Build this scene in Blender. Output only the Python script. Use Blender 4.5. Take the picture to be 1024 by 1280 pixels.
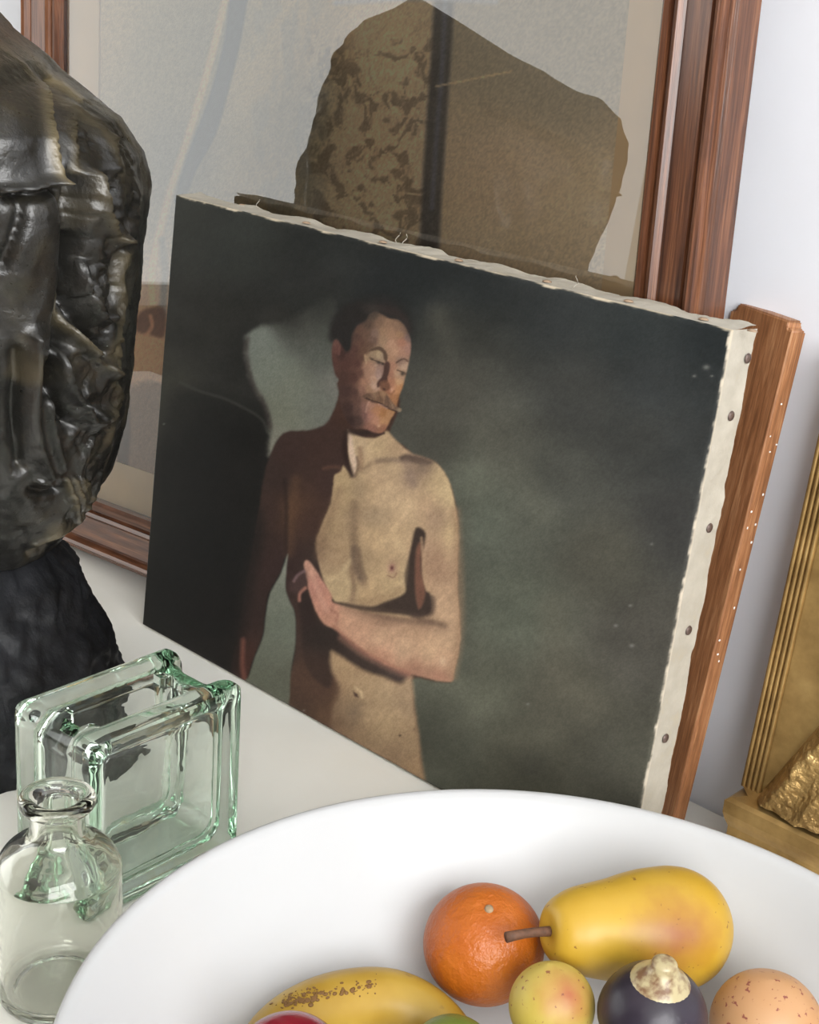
import bpy, bmesh, math, random
import numpy as np
from mathutils import Matrix, Vector

# ------------------------------------------------------------------ clear
for o in list(bpy.data.objects):
    bpy.data.objects.remove(o)
scene = bpy.context.scene
COL = scene.collection

# ------------------------------------------------------------------ camera
CAMPOS = np.array([1.0685, -0.7925, 0.62])
RC = np.array([[0.7191, 0.6913, 0.0706], [-0.2871, 0.2030, 0.9361], [-0.6328, 0.6935, -0.3444]])
FPX = 1825.0
_r = RC[0] / np.linalg.norm(RC[0]); _f = RC[2] - (RC[2] @ _r) * _r; _f /= np.linalg.norm(_f); _u = np.cross(_r, _f)
RC = np.array([_r, _u, _f])
cam_data = bpy.data.cameras.new('camera'); cam = bpy.data.objects.new('camera', cam_data); COL.objects.link(cam)
cam_data.sensor_fit = 'HORIZONTAL'; cam_data.sensor_width = 36.0; cam_data.lens = FPX / 1024 * 36.0
cam_data.clip_start = 0.02
m = Matrix.Identity(4)
for i in range(3):
    m[i][0] = _r[i]; m[i][1] = _u[i]; m[i][2] = -_f[i]; m[i][3] = CAMPOS[i]
cam.matrix_world = m
scene.camera = cam

# ------------------------------------------------------------------ world, window daylight, exposure
world = bpy.data.worlds.new('sky'); scene.world = world; world.use_nodes = True
bg = world.node_tree.nodes['Background']; bg.inputs[0].default_value = (0.78, 0.88, 1.0, 1); bg.inputs[1].default_value = 1.0
scene.view_settings.view_transform = 'Standard'; scene.view_settings.look = 'None'
scene.view_settings.gamma = 1.0; scene.view_settings.use_curve_mapping = False
scene.view_settings.exposure = 0.85
scene.cycles.max_bounces = 24; scene.cycles.transmission_bounces = 24; scene.cycles.transparent_max_bounces = 16; scene.cycles.glossy_bounces = 8; scene.cycles.diffuse_bounces = 5
XL, XR, YB, YF, ZF, ZC = -1.75, 2.35, 0.158, -3.45, -0.78, 2.05
# window openings: (y0, y1, z0, z1)
WIN_L = (-3.35, -0.70, -0.03, 1.4)
WIN_R = (-2.75, -0.35, 0.45, 1.9)
def daylight(name, x, w, power, color, sign):
    y0, y1, z0, z1 = w
    d = bpy.data.lights.new(name, 'AREA'); d.shape = 'RECTANGLE'; d.size = y1 - y0; d.size_y = z1 - z0
    d.energy = power; d.color = color
    o = bpy.data.objects.new(name, d); COL.objects.link(o)
    o.location = (x, (y0 + y1) / 2, (z0 + z1) / 2)
    o.rotation_euler = (math.radians(90), 0, math.radians(-90 if sign > 0 else 90))
    return o
daylight('window_daylight', XL - 0.06, WIN_L, 12.0, (1.0, 0.92, 0.76), 1)
daylight('window_daylight', XR + 0.06, WIN_R, 66.0, (1.0, 0.985, 0.965), -1)

# ------------------------------------------------------------------ helpers
def P(X):
    d = (np.asarray(X) - CAMPOS) @ RC.T
    return np.stack([512 + FPX * d[..., 0] / d[..., 2], 640 - FPX * d[..., 1] / d[..., 2]], -1)
def ray(px): return np.array([(px[0] - 512) / FPX, (640 - px[1]) / FPX, 1.0]) @ RC
def Uz(px, z=0.0):
    d = ray(px); return CAMPOS + d * ((z - CAMPOS[2]) / d[2])
def depth(X): return float((np.asarray(X) - CAMPOS) @ RC[2])
def s2l(c):
    c = np.asarray(c, float) / 255.0
    return np.where(c <= 0.04045, c / 12.92, ((c + 0.055) / 1.055) ** 2.4)
def lin(r, g, b): return tuple(float(v) for v in s2l((r, g, b))) + (1.0,)

_rng = np.random.RandomState(7)
_NT = _rng.rand(256, 256)
def vnoise(x, y):
    xi = np.floor(x).astype(int); yi = np.floor(y).astype(int); fx = x - xi; fy = y - yi
    fx = fx * fx * (3 - 2 * fx); fy = fy * fy * (3 - 2 * fy)
    a = _NT[yi & 255, xi & 255]; b = _NT[yi & 255, (xi + 1) & 255]; c = _NT[(yi + 1) & 255, xi & 255]; d = _NT[(yi + 1) & 255, (xi + 1) & 255]
    return (a * (1 - fx) + b * fx) * (1 - fy) + (c * (1 - fx) + d * fx) * fy
def fbm(x, y, o=4):
    s = 0; a = 0.5; t = 0
    for i in range(o):
        s = s + a * vnoise(x * 2 ** i + 17 * i, y * 2 ** i + 31 * i); t += a; a *= 0.5
    return s / t - 0.5
def sstep(a, b, x):
    t = np.clip((x - a) / (b - a), 0, 1); return t * t * (3 - 2 * t)

def tag(o, label=None, cat=None, group=None, kind=None):
    if label: o['label'] = label
    if cat: o['category'] = cat
    if group: o['group'] = group
    if kind: o['kind'] = kind
    return o
def empty(name, loc=(0, 0, 0), mat4=None):
    o = bpy.data.objects.new(name, None); COL.objects.link(o)
    if mat4 is not None: o.matrix_world = mat4
    else: o.location = loc
    o.empty_display_size = 0.02
    return o
def mobj(name, verts, faces, mat, parent=None, smooth=False, loc=None, uv=None, col=None):
    me = bpy.data.meshes.new(name)
    me.from_pydata([tuple(map(float, v)) for v in verts], [], [tuple(int(i) for i in f) for f in faces])
    me.validate(); me.update()
    if col is not None:
        ca = me.color_attributes.new('Col', 'FLOAT_COLOR', 'POINT')
        c4 = np.ones((len(verts), 4), np.float32); c4[:, :3] = col
        ca.data.foreach_set('color', c4.ravel())
    if uv is not None:
        ul = me.uv_layers.new(name='UVMap'); li = np.zeros(len(me.loops), np.int32); me.loops.foreach_get('vertex_index', li)
        ul.data.foreach_set('uv', np.asarray(uv, np.float32)[li].ravel())
    if smooth: me.polygons.foreach_set('use_smooth', [True] * len(me.polygons))
    me.materials.append(mat)
    o = bpy.data.objects.new(name, me); COL.objects.link(o)
    if parent is not None: o.parent = parent
    if loc is not None: o.location = loc
    return o
def bobj(name, bm, mat, parent=None, smooth=False, loc=None):
    bmesh.ops.recalc_face_normals(bm, faces=bm.faces)
    me = bpy.data.meshes.new(name); bm.to_mesh(me); bm.free()
    if smooth: me.polygons.foreach_set('use_smooth', [True] * len(me.polygons))
    me.materials.append(mat)
    o = bpy.data.objects.new(name, me); COL.objects.link(o)
    if parent is not None: o.parent = parent
    if loc is not None: o.location = loc
    return o
def addbox(bm, x0, x1, y0, y1, z0, z1, bev=0.0, seg=2):
    r = bmesh.ops.create_cube(bm, size=1.0)
    vs = r['verts']
    for v in vs: v.co = Vector(((x0 + x1) / 2 + v.co.x * (x1 - x0), (y0 + y1) / 2 + v.co.y * (y1 - y0), (z0 + z1) / 2 + v.co.z * (z1 - z0)))
    if bev > 0:
        es = list({e for v in vs for e in v.link_edges})
        bmesh.ops.bevel(bm, geom=es, offset=bev, segments=seg, affect='EDGES', profile=0.5)
def boxobj(name, b, mat, parent=None, bev=0.0, seg=2):
    bm = bmesh.new(); addbox(bm, *b, bev=bev, seg=seg); return bobj(name, bm, mat, parent)
def gridfaces(nu, nv, wrapu=False, flip=False):
    # index = j*nu + i
    i = np.arange(nu if wrapu else nu - 1); j = np.arange(nv - 1); I, J = np.meshgrid(i, j); I = I.ravel(); J = J.ravel(); I2 = (I + 1) % nu
    f = np.stack([J * nu + I, J * nu + I2, (J + 1) * nu + I2, (J + 1) * nu + I], 1)
    return f[:, ::-1] if flip else f
def lathe(prof, n=64):
    vs = []; fs = []; idx = []
    for r, z in prof:
        if r < 1e-6: idx.append([len(vs)]); vs.append((0, 0, z))
        else:
            idx.append(list(range(len(vs), len(vs) + n)))
            vs += [(r * math.cos(2 * math.pi * k / n), r * math.sin(2 * math.pi * k / n), z) for k in range(n)]
    for a, b in zip(idx[:-1], idx[1:]):
        for k in range(n):
            k2 = (k + 1) % n
            if len(a) == 1 and len(b) == 1: continue
            if len(a) == 1: fs.append((a[0], b[k2], b[k]))
            elif len(b) == 1: fs.append((a[k], a[k2], b[0]))
            else: fs.append((a[k], a[k2], b[k2], b[k]))
    return vs, fs
def crom(pts, n=5, closed=True):
    p = np.asarray(pts, float); N = len(p); out = []
    rng = range(N) if closed else range(N - 1)
    for i in rng:
        if closed: a, b, c, d = p[i - 1], p[i], p[(i + 1) % N], p[(i + 2) % N]
        else: a, b, c, d = p[max(i - 1, 0)], p[i], p[i + 1], p[min(i + 2, N - 1)]
        for k in range(n):
            t = k / n
            out.append(0.5 * ((2 * b) + (c - a) * t + (2 * a - 5 * b + 4 * c - d) * t * t + (3 * b - a - 3 * c + d) * t ** 3))
    if not closed: out.append(p[-1])
    return np.array(out)
def tube(pts, rad, n=8, caps=True):
    pts = [Vector(p) for p in pts]; vs = []; fs = []
    rr = rad if hasattr(rad, '__len__') else [rad] * len(pts)
    up = Vector((0.3, 0.2, 1)).normalized(); nrm = None
    for i, p in enumerate(pts):
        t = (pts[min(i + 1, len(pts) - 1)] - pts[max(i - 1, 0)]).normalized()
        if nrm is None: nrm = (up - t * up.dot(t)).normalized()
        nrm = (nrm - t * nrm.dot(t)).normalized(); b = t.cross(nrm)
        for k in range(n):
            a = 2 * math.pi * k / n; vs.append(tuple(p + (nrm * math.cos(a) + b * math.sin(a)) * rr[i]))
    for i in range(len(pts) - 1):
        for k in range(n):
            k2 = (k + 1) % n; fs.append((i * n + k, i * n + k2, (i + 1) * n + k2, (i + 1) * n + k))
    if caps:
        fs.append(tuple(range(n - 1, -1, -1))); fs.append(tuple((len(pts) - 1) * n + k for k in range(n)))
    return vs, fs

# ------------------------------------------------------------------ materials
class NT:
    def __init__(s, name):
        s.m = bpy.data.materials.new(name); s.m.use_nodes = True; s.t = s.m.node_tree; s.n = s.t.nodes
        s.b = s.n['Principled BSDF']; s.out = s.n['Material Output']
    def add(s, t, **kw):
        x = s.n.new(t)
        for k, v in kw.items():
            if hasattr(x, k): setattr(x, k, v)
            else: x.inputs[k.replace('_', ' ')].default_value = v
        return x
    def link(s, a, b): s.t.links.new(a, b)
    def coord(s, which='Object', scale=(1, 1, 1)):
        tc = s.n.new('ShaderNodeTexCoord'); mp = s.n.new('ShaderNodeMapping'); mp.inputs['Scale'].default_value = scale
        s.link(tc.outputs[which], mp.inputs['Vector']); return mp.outputs[0]
    def noise(s, vec, scale, detail=4, rough=0.5, dist=0.0):
        x = s.n.new('ShaderNodeTexNoise'); x.inputs['Scale'].default_value = scale; x.inputs['Detail'].default_value = detail
        x.inputs['Roughness'].default_value = rough; x.inputs['Distortion'].default_value = dist
        if vec is not None: s.link(vec, x.inputs['Vector'])
        return x.outputs['Fac']
    def ramp(s, fac, stops, interp='LINEAR'):
        r = s.n.new('ShaderNodeValToRGB'); r.color_ramp.interpolation = interp; cr = r.color_ramp
        while len(cr.elements) < len(stops): cr.elements.new(0.5)
        for e, (p, c) in zip(cr.elements, stops): e.position = p; e.color = c
        s.link(fac, r.inputs[0]); return r.outputs[0]
    def mix(s, fac, a, b, mode='MIX'):
        x = s.n.new('ShaderNodeMix'); x.data_type = 'RGBA'; x.blend_type = mode
        for v, k in ((fac, 0), (a, 6), (b, 7)):
            if hasattr(v, 'is_linked'): s.link(v, x.inputs[k])
            else: x.inputs[k].default_value = v
        return x.outputs[2]
    def bump(s, h, strength=0.3, dist=0.001, to=None):
        b = s.n.new('ShaderNodeBump'); b.inputs['Strength'].default_value = strength; b.inputs['Distance'].default_value = dist
        s.link(h, b.inputs['Height']); s.link(b.outputs[0], (to or s.b.inputs['Normal'])); return b
    def base(s, c):
        if hasattr(c, 'is_linked'): s.link(c, s.b.inputs['Base Color'])
        else: s.b.inputs['Base Color'].default_value = c
    def set(s, **kw):
        for k, v in kw.items(): s.b.inputs[k.replace('_', ' ')].default_value = v
        return s
def G(v): return (v, v, v, 1)

def m_plaster(name, c, rough=0.85, bs=0.15):
    t = NT(name); v = t.coord(); n = t.noise(v, 14, 5)
    t.base(t.ramp(n, [(0.3, tuple(x * 0.97 for x in c[:3]) + (1,)), (0.7, c)])); t.set(Roughness=rough)
    t.bump(t.noise(v, 350, 3), bs, 0.0006); return t.m
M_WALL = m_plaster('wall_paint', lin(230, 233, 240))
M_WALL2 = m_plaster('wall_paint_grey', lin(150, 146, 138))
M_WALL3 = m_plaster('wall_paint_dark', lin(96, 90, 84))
M_CEIL = m_plaster('ceiling_paint', lin(230, 230, 227))
M_FLOOR = None
def m_floor():
    t = NT('floor_boards'); v = t.coord('Object', (1, 1, 1)); n = t.noise(t.coord('Object', (2, 30, 1)), 3, 5)
    t.base(t.ramp(n, [(0.3, lin(120, 90, 64)), (0.7, lin(160, 126, 92))])); t.set(Roughness=0.45); return t.m
M_FLOOR = m_floor()
def m_table():
    t = NT('white_table_paint'); v = t.coord(); n = t.noise(v, 9, 5)
    t.base(t.ramp(n, [(0.35, lin(240, 239, 231)), (0.65, lin(245, 244, 237))])); t.set(Roughness=0.5)
    t.bump(t.noise(v, 220, 4), 0.12, 0.0008); return t.m
M_TABLE = m_table()
def m_wood(name, dark, mid, light, rough=0.35, uv=True, sc=(5, 160, 1), bump=0.25):
    t = NT(name); v = t.coord('UV' if uv else 'Object', sc)
    g = t.noise(v, 1.0, 6, 0.62, 0.6); g2 = t.noise(t.coord('UV' if uv else 'Object', tuple(x * 4 for x in sc)), 1.0, 3, 0.6)
    c = t.ramp(g, [(0.3, dark), (0.5, mid), (0.72, light)])
    c = t.mix(t.ramp(g2, [(0.35, G(0.55)), (0.55, G(0.0))]), c, dark)
    t.base(c); t.set(Roughness=rough); t.bump(g2, bump, 0.0005); return t.m
M_FRAME = m_wood('frame_walnut', lin(56, 33, 22), lin(104, 65, 44), lin(150, 100, 68), 0.27)
M_BAR = m_wood('bar_hardwood', lin(116, 76, 48), lin(160, 108, 70), lin(194, 144, 102), 0.5, sc=(14, 260, 1))
M_STRETCH = m_wood('stretcher_pine', lin(150, 115, 75), lin(178, 142, 98), lin(196, 162, 118), 0.7)
def m_vcol(name, gain=1.0, rough=0.6, spec=0.3, bscale=0, bstr=0.0):
    t = NT(name); a = t.add('ShaderNodeVertexColor'); a.layer_name = 'Col'
    t.base(t.mix(1.0, a.outputs[0], (gain, gain, gain, 1), 'MULTIPLY')); t.set(Roughness=rough, Specular_IOR_Level=spec)
    if bscale: t.bump(t.noise(t.coord(), bscale, 3), bstr, 0.0004)
    return t.m
M_PAINT = m_vcol('oil_paint', 1.0, 0.62, 0.10, 700, 0.25)
M_PRINT = m_vcol('sepia_print', 1.0, 0.8, 0.2)
def m_canvas():
    t = NT('bare_canvas'); v = t.coord(); n = t.noise(v, 45, 5, 0.6)
    t.base(t.ramp(n, [(0.25, lin(176, 166, 146)), (0.42, lin(172, 166, 153)), (0.7, lin(186, 180, 167))])); t.set(Roughness=0.9)
    t.bump(t.noise(v, 420, 4), 0.5, 0.0006); return t.m
M_CANVAS = m_canvas()
def m_simple(name, c, rough=0.5, metal=0.0, nscale=0, var=0.15, bstr=0.0, bscale=200, **kw):
    t = NT(name)
    if nscale:
        n = t.noise(t.coord(), nscale, 4); t.base(t.ramp(n, [(0.3, tuple(x * (1 - var) for x in c[:3]) + (1,)), (0.7, tuple(min(1, x * (1 + var)) for x in c[:3]) + (1,))]))
    else: t.base(c)
    t.set(Roughness=rough, Metallic=metal, **kw)
    if bstr: t.bump(t.noise(t.coord(), bscale, 4), bstr, 0.0006)
    return t.m
M_TACK = m_simple('rusty_tack', lin(104, 88, 82), 0.5, 0.5, 300, 0.3)
M_MAT = m_simple('mat_card', lin(240, 212, 170), 0.9, 0, 30, 0.04)
M_BACK = m_simple('backing_board', lin(120, 92, 62), 0.9, 0, 30, 0.08)
def m_pane():
    t = NT('picture_glass'); f = t.add('ShaderNodeFresnel'); f.inputs[0].default_value = 1.52
    mu = t.add('ShaderNodeMath'); mu.operation = 'MULTIPLY'; mu.inputs[1].default_value = 1.9; t.link(f.outputs[0], mu.inputs[0]); mu.use_clamp = True
    tr = t.add('ShaderNodeBsdfTransparent'); tr.inputs[0].default_value = (0.97, 0.98, 0.97, 1)
    gl = t.add('ShaderNodeBsdfGlossy'); gl.inputs['Roughness'].default_value = 0.0
    mx = t.add('ShaderNodeMixShader'); t.link(mu.outputs[0], mx.inputs[0]); t.link(tr.outputs[0], mx.inputs[1]); t.link(gl.outputs[0], mx.inputs[2])
    t.link(mx.outputs[0], t.out.inputs[0]); return t.m
M_PANE = m_pane()
def m_glass(name, c, bs=0.0, bscale=30):
    t = NT(name); g = t.add('ShaderNodeBsdfGlass'); g.inputs['Color'].default_value = c; g.inputs['IOR'].default_value = 1.5; g.inputs['Roughness'].default_value = 0.0
    t.link(g.outputs[0], t.out.inputs[0])
    if bs: t.bump(t.noise(t.coord(), bscale, 2), bs, 0.004, g.inputs['Normal'])
    return t.m
M_BLOCK = m_glass('green_tinted_glass', (0.99, 1.0, 0.992, 1), 0.14, 35)
_va = M_BLOCK.node_tree.nodes.new('ShaderNodeVolumeAbsorption'); _va.inputs['Color'].default_value = (0.66, 0.94, 0.76, 1); _va.inputs['Density'].default_value = 11.0
M_BLOCK.node_tree.links.new(_va.outputs[0], M_BLOCK.node_tree.nodes['Material Output'].inputs['Volume'])
M_BOTTLE = m_glass('clear_bottle_glass', (0.985, 0.99, 0.97, 1), 0.12, 40)
def m_bronze():
    t = NT('dark_bronze'); a = t.add('ShaderNodeVertexColor'); a.layer_name = 'Col'
    v = t.coord(); n = t.noise(v, 26, 6, 0.6); n2 = t.noise(v, 190, 6, 0.65)
    c = t.ramp(n, [(0.3, lin(24, 24, 22)), (0.55, lin(35, 34, 31)), (0.78, lin(60, 56, 45))])
    sep = t.add('ShaderNodeSeparateColor'); t.link(a.outputs[0], sep.inputs[0])
    c = t.mix(sep.outputs[0], c, lin(128, 116, 88)); t.base(c); t.set(Metallic=0.15, Coat_Weight=0.6, Coat_Roughness=0.11)
    r = t.ramp(n2, [(0.3, G(0.25)), (0.7, G(0.45))]); t.link(r, t.b.inputs['Roughness'])
    t.bump(n2, 0.35, 0.003); t.bump(n2, 0.25, 0.003, t.b.inputs['Coat Normal']); return t.m
M_BRONZE = m_bronze()
def m_rock():
    t = NT('black_rock'); v = t.coord(); n = t.noise(v, 18, 6, 0.6); n2 = t.noise(v, 90, 5, 0.6)
    t.base(t.ramp(n, [(0.35, lin(16, 16, 17)), (0.7, lin(38, 39, 42))])); t.set(Roughness=0.5, Specular_IOR_Level=0.2); t.bump(n2, 0.5, 0.003); return t.m
M_ROCK = m_rock()
def m_gold(bs=0.12, bd=0.0006, sc=260):
    t = NT('gilt_metal'); v = t.coord(); n = t.noise(v, 22, 6, 0.6); n2 = t.noise(v, sc, 4, 0.6)
    t.base(t.ramp(n, [(0.3, lin(124, 97, 56)), (0.55, lin(178, 146, 92)), (0.75, lin(206, 174, 116))])); t.set(Metallic=0.65, Roughness=0.34)
    t.bump(n2, bs, bd); return t.m
M_GOLD = m_gold(); M_GOLDR = m_gold(0.8, 0.004, 150)
M_CERAMIC = m_simple('white_glaze', lin(186, 187, 188), 0.32, 0, 0)
M_WHITE = m_simple('white_gloss_trim', lin(235, 235, 232), 0.4)

# ------------------------------------------------------------------ room
def structure(o): o['kind'] = 'structure'; return o
T = 0.12
structure(boxobj('wall_back', (XL - T, XR + T, YB, YB + T, ZF, ZC), M_WALL))
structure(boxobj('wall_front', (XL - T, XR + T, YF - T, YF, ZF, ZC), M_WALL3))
structure(boxobj('floor', (XL - T, XR + T, YF - T, YB + T, ZF - T, ZF), M_FLOOR))
structure(boxobj('ceiling', (XL - T, XR + T, YF - T, YB + T, ZC, ZC + T), M_CEIL))
def wall_with_window(name, x0, x1, w):
    y0, y1, z0, z1 = w; bm = bmesh.new()
    addbox(bm, x0, x1, YF, y0, ZF, ZC); addbox(bm, x0, x1, y1, YB, ZF, ZC); addbox(bm, x0, x1, y0, y1, ZF, z0); addbox(bm, x0, x1, y0, y1, z1, ZC)
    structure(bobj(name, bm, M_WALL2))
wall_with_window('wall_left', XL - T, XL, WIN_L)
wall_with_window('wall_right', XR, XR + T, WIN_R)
def window(name, x, w, bars=True):
    y0, y1, z0, z1 = w; r = empty(name, (x, (y0 + y1) / 2, z0)); structure(r)
    hy = (y1 - y0) / 2; h = z1 - z0; e = 0.05
    for nm, b in (('window_frame', (-.02, .02, -hy, -hy + e, 0, h)), ('window_frame', (-.02, .02, hy - e, hy, 0, h)), ('window_frame', (-.02, .02, -hy + e, hy - e, 0, e)),
                  ('window_frame', (-.02, .02, -hy + e, hy - e, h - e, h)), ('glazing_bar', (-.015, .015, -.015, .015, e, h - e)), ('glazing_bar', (-.012, .012, -hy + e, hy - e, h / 2 - .015, h / 2 + .015))):
        if bars or nm != 'glazing_bar': boxobj(nm, b, M_WHITE, r)
window('window_1', XL - 0.03, WIN_L, False)
window('window_2', XR + 0.03, WIN_R)

# ------------------------------------------------------------------ table
tb = empty('console_table', (0.2, -0.24, ZF)); tag(tb, 'long white painted table against the wall carrying everything', 'table')
TX0, TX1, TY0, TY1 = -1.0, 1.3, -0.64, 0.155
def tl(b): return (b[0] - 0.2, b[1] - 0.2, b[2] + 0.24, b[3] + 0.24, b[4] - ZF, b[5] - ZF)
boxobj('tabletop', tl((TX0, TX1, TY0, TY1, -0.035, 0.0)), M_TABLE, tb, 0.004)
boxobj('apron', tl((TX0 + .05, TX1 - .05, TY0 + .05, TY1 - .05, -0.12, -0.035)), M_TABLE, tb)
for xx in (TX0 + .06, TX1 - .12):
    for yy in (TY0 + .06, TY1 - .12):
        boxobj('leg', tl((xx, xx + .06, yy, yy + .06, ZF, -0.12)), M_TABLE, tb, 0.004)

# ------------------------------------------------------------------ painting tools (flat colour laid out on the picture surfaces)
class Pic:
    def __init__(s, X, Y): s.X = X; s.Y = Y; s.C = np.zeros((len(X), 3))
    def field(s, samples, sub=None, soft=40.0):
        X = s.X if sub is None else s.X[sub]; Y = s.Y if sub is None else s.Y[sub]
        num = np.zeros((len(X), 3)); den = np.zeros(len(X))
        for x, y, c in samples:
            w = 1.0 / ((X - x) ** 2 + (Y - y) ** 2 + soft * soft) ** 2
            num += w[:, None] * np.asarray(c, float); den += w
        return num / den[:, None]
    def blend(s, sub, m, col): s.C[sub] = s.C[sub] * (1 - m[:, None]) + np.asarray(col, float) * m[:, None]
    def poly(s, pts, col, soft=3.0, op=1.0, smooth=True, wob=0.0, fs=18.0):
        p = crom(pts, 4) if smooth else np.asarray(pts, float)
        pad = soft + 2 + wob
        sub = np.where((s.X > p[:, 0].min() - pad) & (s.X < p[:, 0].max() + pad) & (s.Y > p[:, 1].min() - pad) & (s.Y < p[:, 1].max() + pad))[0]
        if len(sub) == 0: return
        x = s.X[sub]; y = s.Y[sub]; d2 = np.full(len(sub), 1e12); ins = np.zeros(len(sub), bool)
        for a, b in zip(p, np.roll(p, -1, 0)):
            e = b - a; L = e @ e
            if L < 1e-12: continue
            t = np.clip(((x - a[0]) * e[0] + (y - a[1]) * e[1]) / L, 0, 1)
            d2 = np.minimum(d2, (x - a[0] - t * e[0]) ** 2 + (y - a[1] - t * e[1]) ** 2)
            if a[1] != b[1]:
                c = ((a[1] > y) != (b[1] > y)) & (x < (b[0] - a[0]) * (y - a[1]) / (b[1] - a[1]) + a[0]); ins ^= c
        sd = np.sqrt(d2) * np.where(ins, 1, -1)
        if wob: sd = sd + wob * 2 * fbm(x / 7, y / 7, 3)
        mk = sstep(-soft, soft, sd) * op
        if isinstance(col, list): s.blend(sub, mk, s.field(col, sub, fs))
        else: s.blend(sub, mk, col)
    def stroke(s, pts, w, col, soft=1.5, op=1.0, taper=False):
        p = crom(pts, 5, False); pad = w + soft + 2
        sub = np.where((s.X > p[:, 0].min() - pad) & (s.X < p[:, 0].max() + pad) & (s.Y > p[:, 1].min() - pad) & (s.Y < p[:, 1].max() + pad))[0]
        if len(sub) == 0: return
        x = s.X[sub]; y = s.Y[sub]; best = np.full(len(sub), 1e9); n = len(p) - 1
        for i, (a, b) in enumerate(zip(p[:-1], p[1:])):
            e = b - a; L = e @ e + 1e-9
            t = np.clip(((x - a[0]) * e[0] + (y - a[1]) * e[1]) / L, 0, 1)
            d = np.sqrt((x - a[0] - t * e[0]) ** 2 + (y - a[1] - t * e[1]) ** 2)
            if taper: d = d + w * 0.8 * np.abs(2 * (i + t) / n - 1)
            best = np.minimum(best, d)
        s.blend(sub, sstep(w / 2 + soft, max(w / 2 - soft, 0), best) * op, col)
    def dab(s, x, y, rx, ry, col, op=1.0, ang=0.0, hard=0.0):
        c, sn = math.cos(ang), math.sin(ang); R = max(rx, ry) * 2
        sub = np.where((np.abs(s.X - x) < R) & (np.abs(s.Y - y) < R))[0]
        if len(sub) == 0: return
        u = ((s.X[sub] - x) * c + (s.Y[sub] - y) * sn) / rx; v = (-(s.X[sub] - x) * sn + (s.Y[sub] - y) * c) / ry
        s.blend(sub, np.clip(np.exp(-(u * u + v * v) * 1.2) * (1 + hard), 0, 1) * op, col)

# ------------------------------------------------------------------ stretched canvas with the painted figure
CW, CH, CD, CLEAN = 0.58599, 0.41803, 0.030, math.radians(4.5)
cvm = Matrix.Translation((0, 0, CD * math.sin(CLEAN))) @ Matrix.Rotation(-CLEAN, 4, 'X')
CVN = np.array(cvm)
cv = empty('canvas_painting', mat4=cvm)
tag(cv, 'unframed oil painting of a bare-chested man on a tacked canvas leaning on the frame', 'painting')
NU, NV = 560, 400
uu, vv = np.meshgrid(np.linspace(0, CW, NU), np.linspace(0, CH, NV)); uu = uu.ravel(); vv = vv.ravel()
yy = 0.0006 * fbm(uu * 25, vv * 25, 3)
edge = np.minimum(np.minimum(uu, CW - uu), np.minimum(vv, CH - vv)); yy = yy + 0.0018 * np.clip(1 - edge / 0.0035, 0, 1) ** 2
loc = np.stack([uu, yy, vv], 1)
wp = loc @ CVN[:3, :3].T + CVN[:3, 3]
px = P(wp); pc = Pic(px[:, 0], px[:, 1])
c1 = lambda X, Y: (400 + X / 6.4, 360 + Y / 6.4)
c2 = lambda X, Y: (320 + X / 3.657, 520 + Y / 3.657)
c3 = lambda X, Y: (280 + X / 3.2, 660 + Y / 3.2)
c4 = lambda X, Y: (290 + X / 3.793, 820 + Y / 3.793)
c5 = lambda X, Y: (170 + X / 3.303, 230 + Y / 3.303)
def cc(f, *p): return [f(*q) for q in p]
def cs(f, *p): return [f(q[0], q[1]) + (q[2],) for q in p]
pc.C = pc.field([(225, 260, (54, 56, 52)), (300, 290, (51, 54, 51)), (420, 320, (46, 49, 48)), (520, 340, (40, 44, 45)), (600, 350, (44, 48, 49)), (700, 385, (48, 52, 53)),
    (800, 415, (45, 50, 51)), (890, 435, (34, 39, 41)), (200, 500, (60, 60, 52)), (190, 650, (42, 42, 38)), (182, 770, (30, 30, 28)), (250, 420, (49, 49, 45)), (260, 560, (35, 35, 33)),
    (240, 680, (29, 29, 28)), (280, 760, (34, 31, 30)), (300, 440, (40, 40, 38)), (300, 600, (36, 34, 32)), (560, 420, (58, 60, 56)), (560, 480, (74, 74, 68)), (620, 560, (84, 85, 77)), (600, 650, (94, 100, 89)),
    (640, 760, (94, 99, 87)), (600, 860, (90, 92, 80)), (650, 950, (80, 80, 69)), (700, 600, (71, 73, 68)), (750, 700, (80, 80, 71)), (720, 500, (61, 63, 61)), (800, 550, (58, 60, 58)),
    (860, 560, (54, 57, 57)), (850, 650, (62, 63, 62)), (800, 800, (78, 77, 71)), (780, 950, (78, 78, 69)), (700, 880, (87, 86, 75)), (560, 950, (80, 82, 72)), (880, 480, (47, 51, 52)),
    (820, 480, (52, 56, 57)), (540, 560, (80, 80, 73)), (590, 600, (90, 94, 83)), (480, 360, (38, 41, 42)), (400, 360, (44, 45, 44)), (780, 1080, (74, 74, 66)), (660, 640, (84, 87, 78))], None, 34)
# large brushy variations of the ground
bn = fbm(pc.X / 60, pc.Y / 42, 4); pc.C *= (1 + 0.30 * bn)[:, None]
pc.stroke([(548, 395), (562, 440), (575, 500), (620, 560)], 22, (78, 78, 71), 14, 0.55)
pc.stroke([(600, 545), (640, 590), (680, 640)], 26, (92, 94, 84), 18, 0.5)
pc.stroke([(575, 640), (580, 740), (582, 830)], 18, (82, 84, 74), 14, 0.6)
pc.stroke([(690, 760), (700, 850), (740, 880)], 26, (96, 94, 82), 20, 0.45)
pc.dab(665, 955, 26, 20, (66, 66, 60), 0.5)
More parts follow.
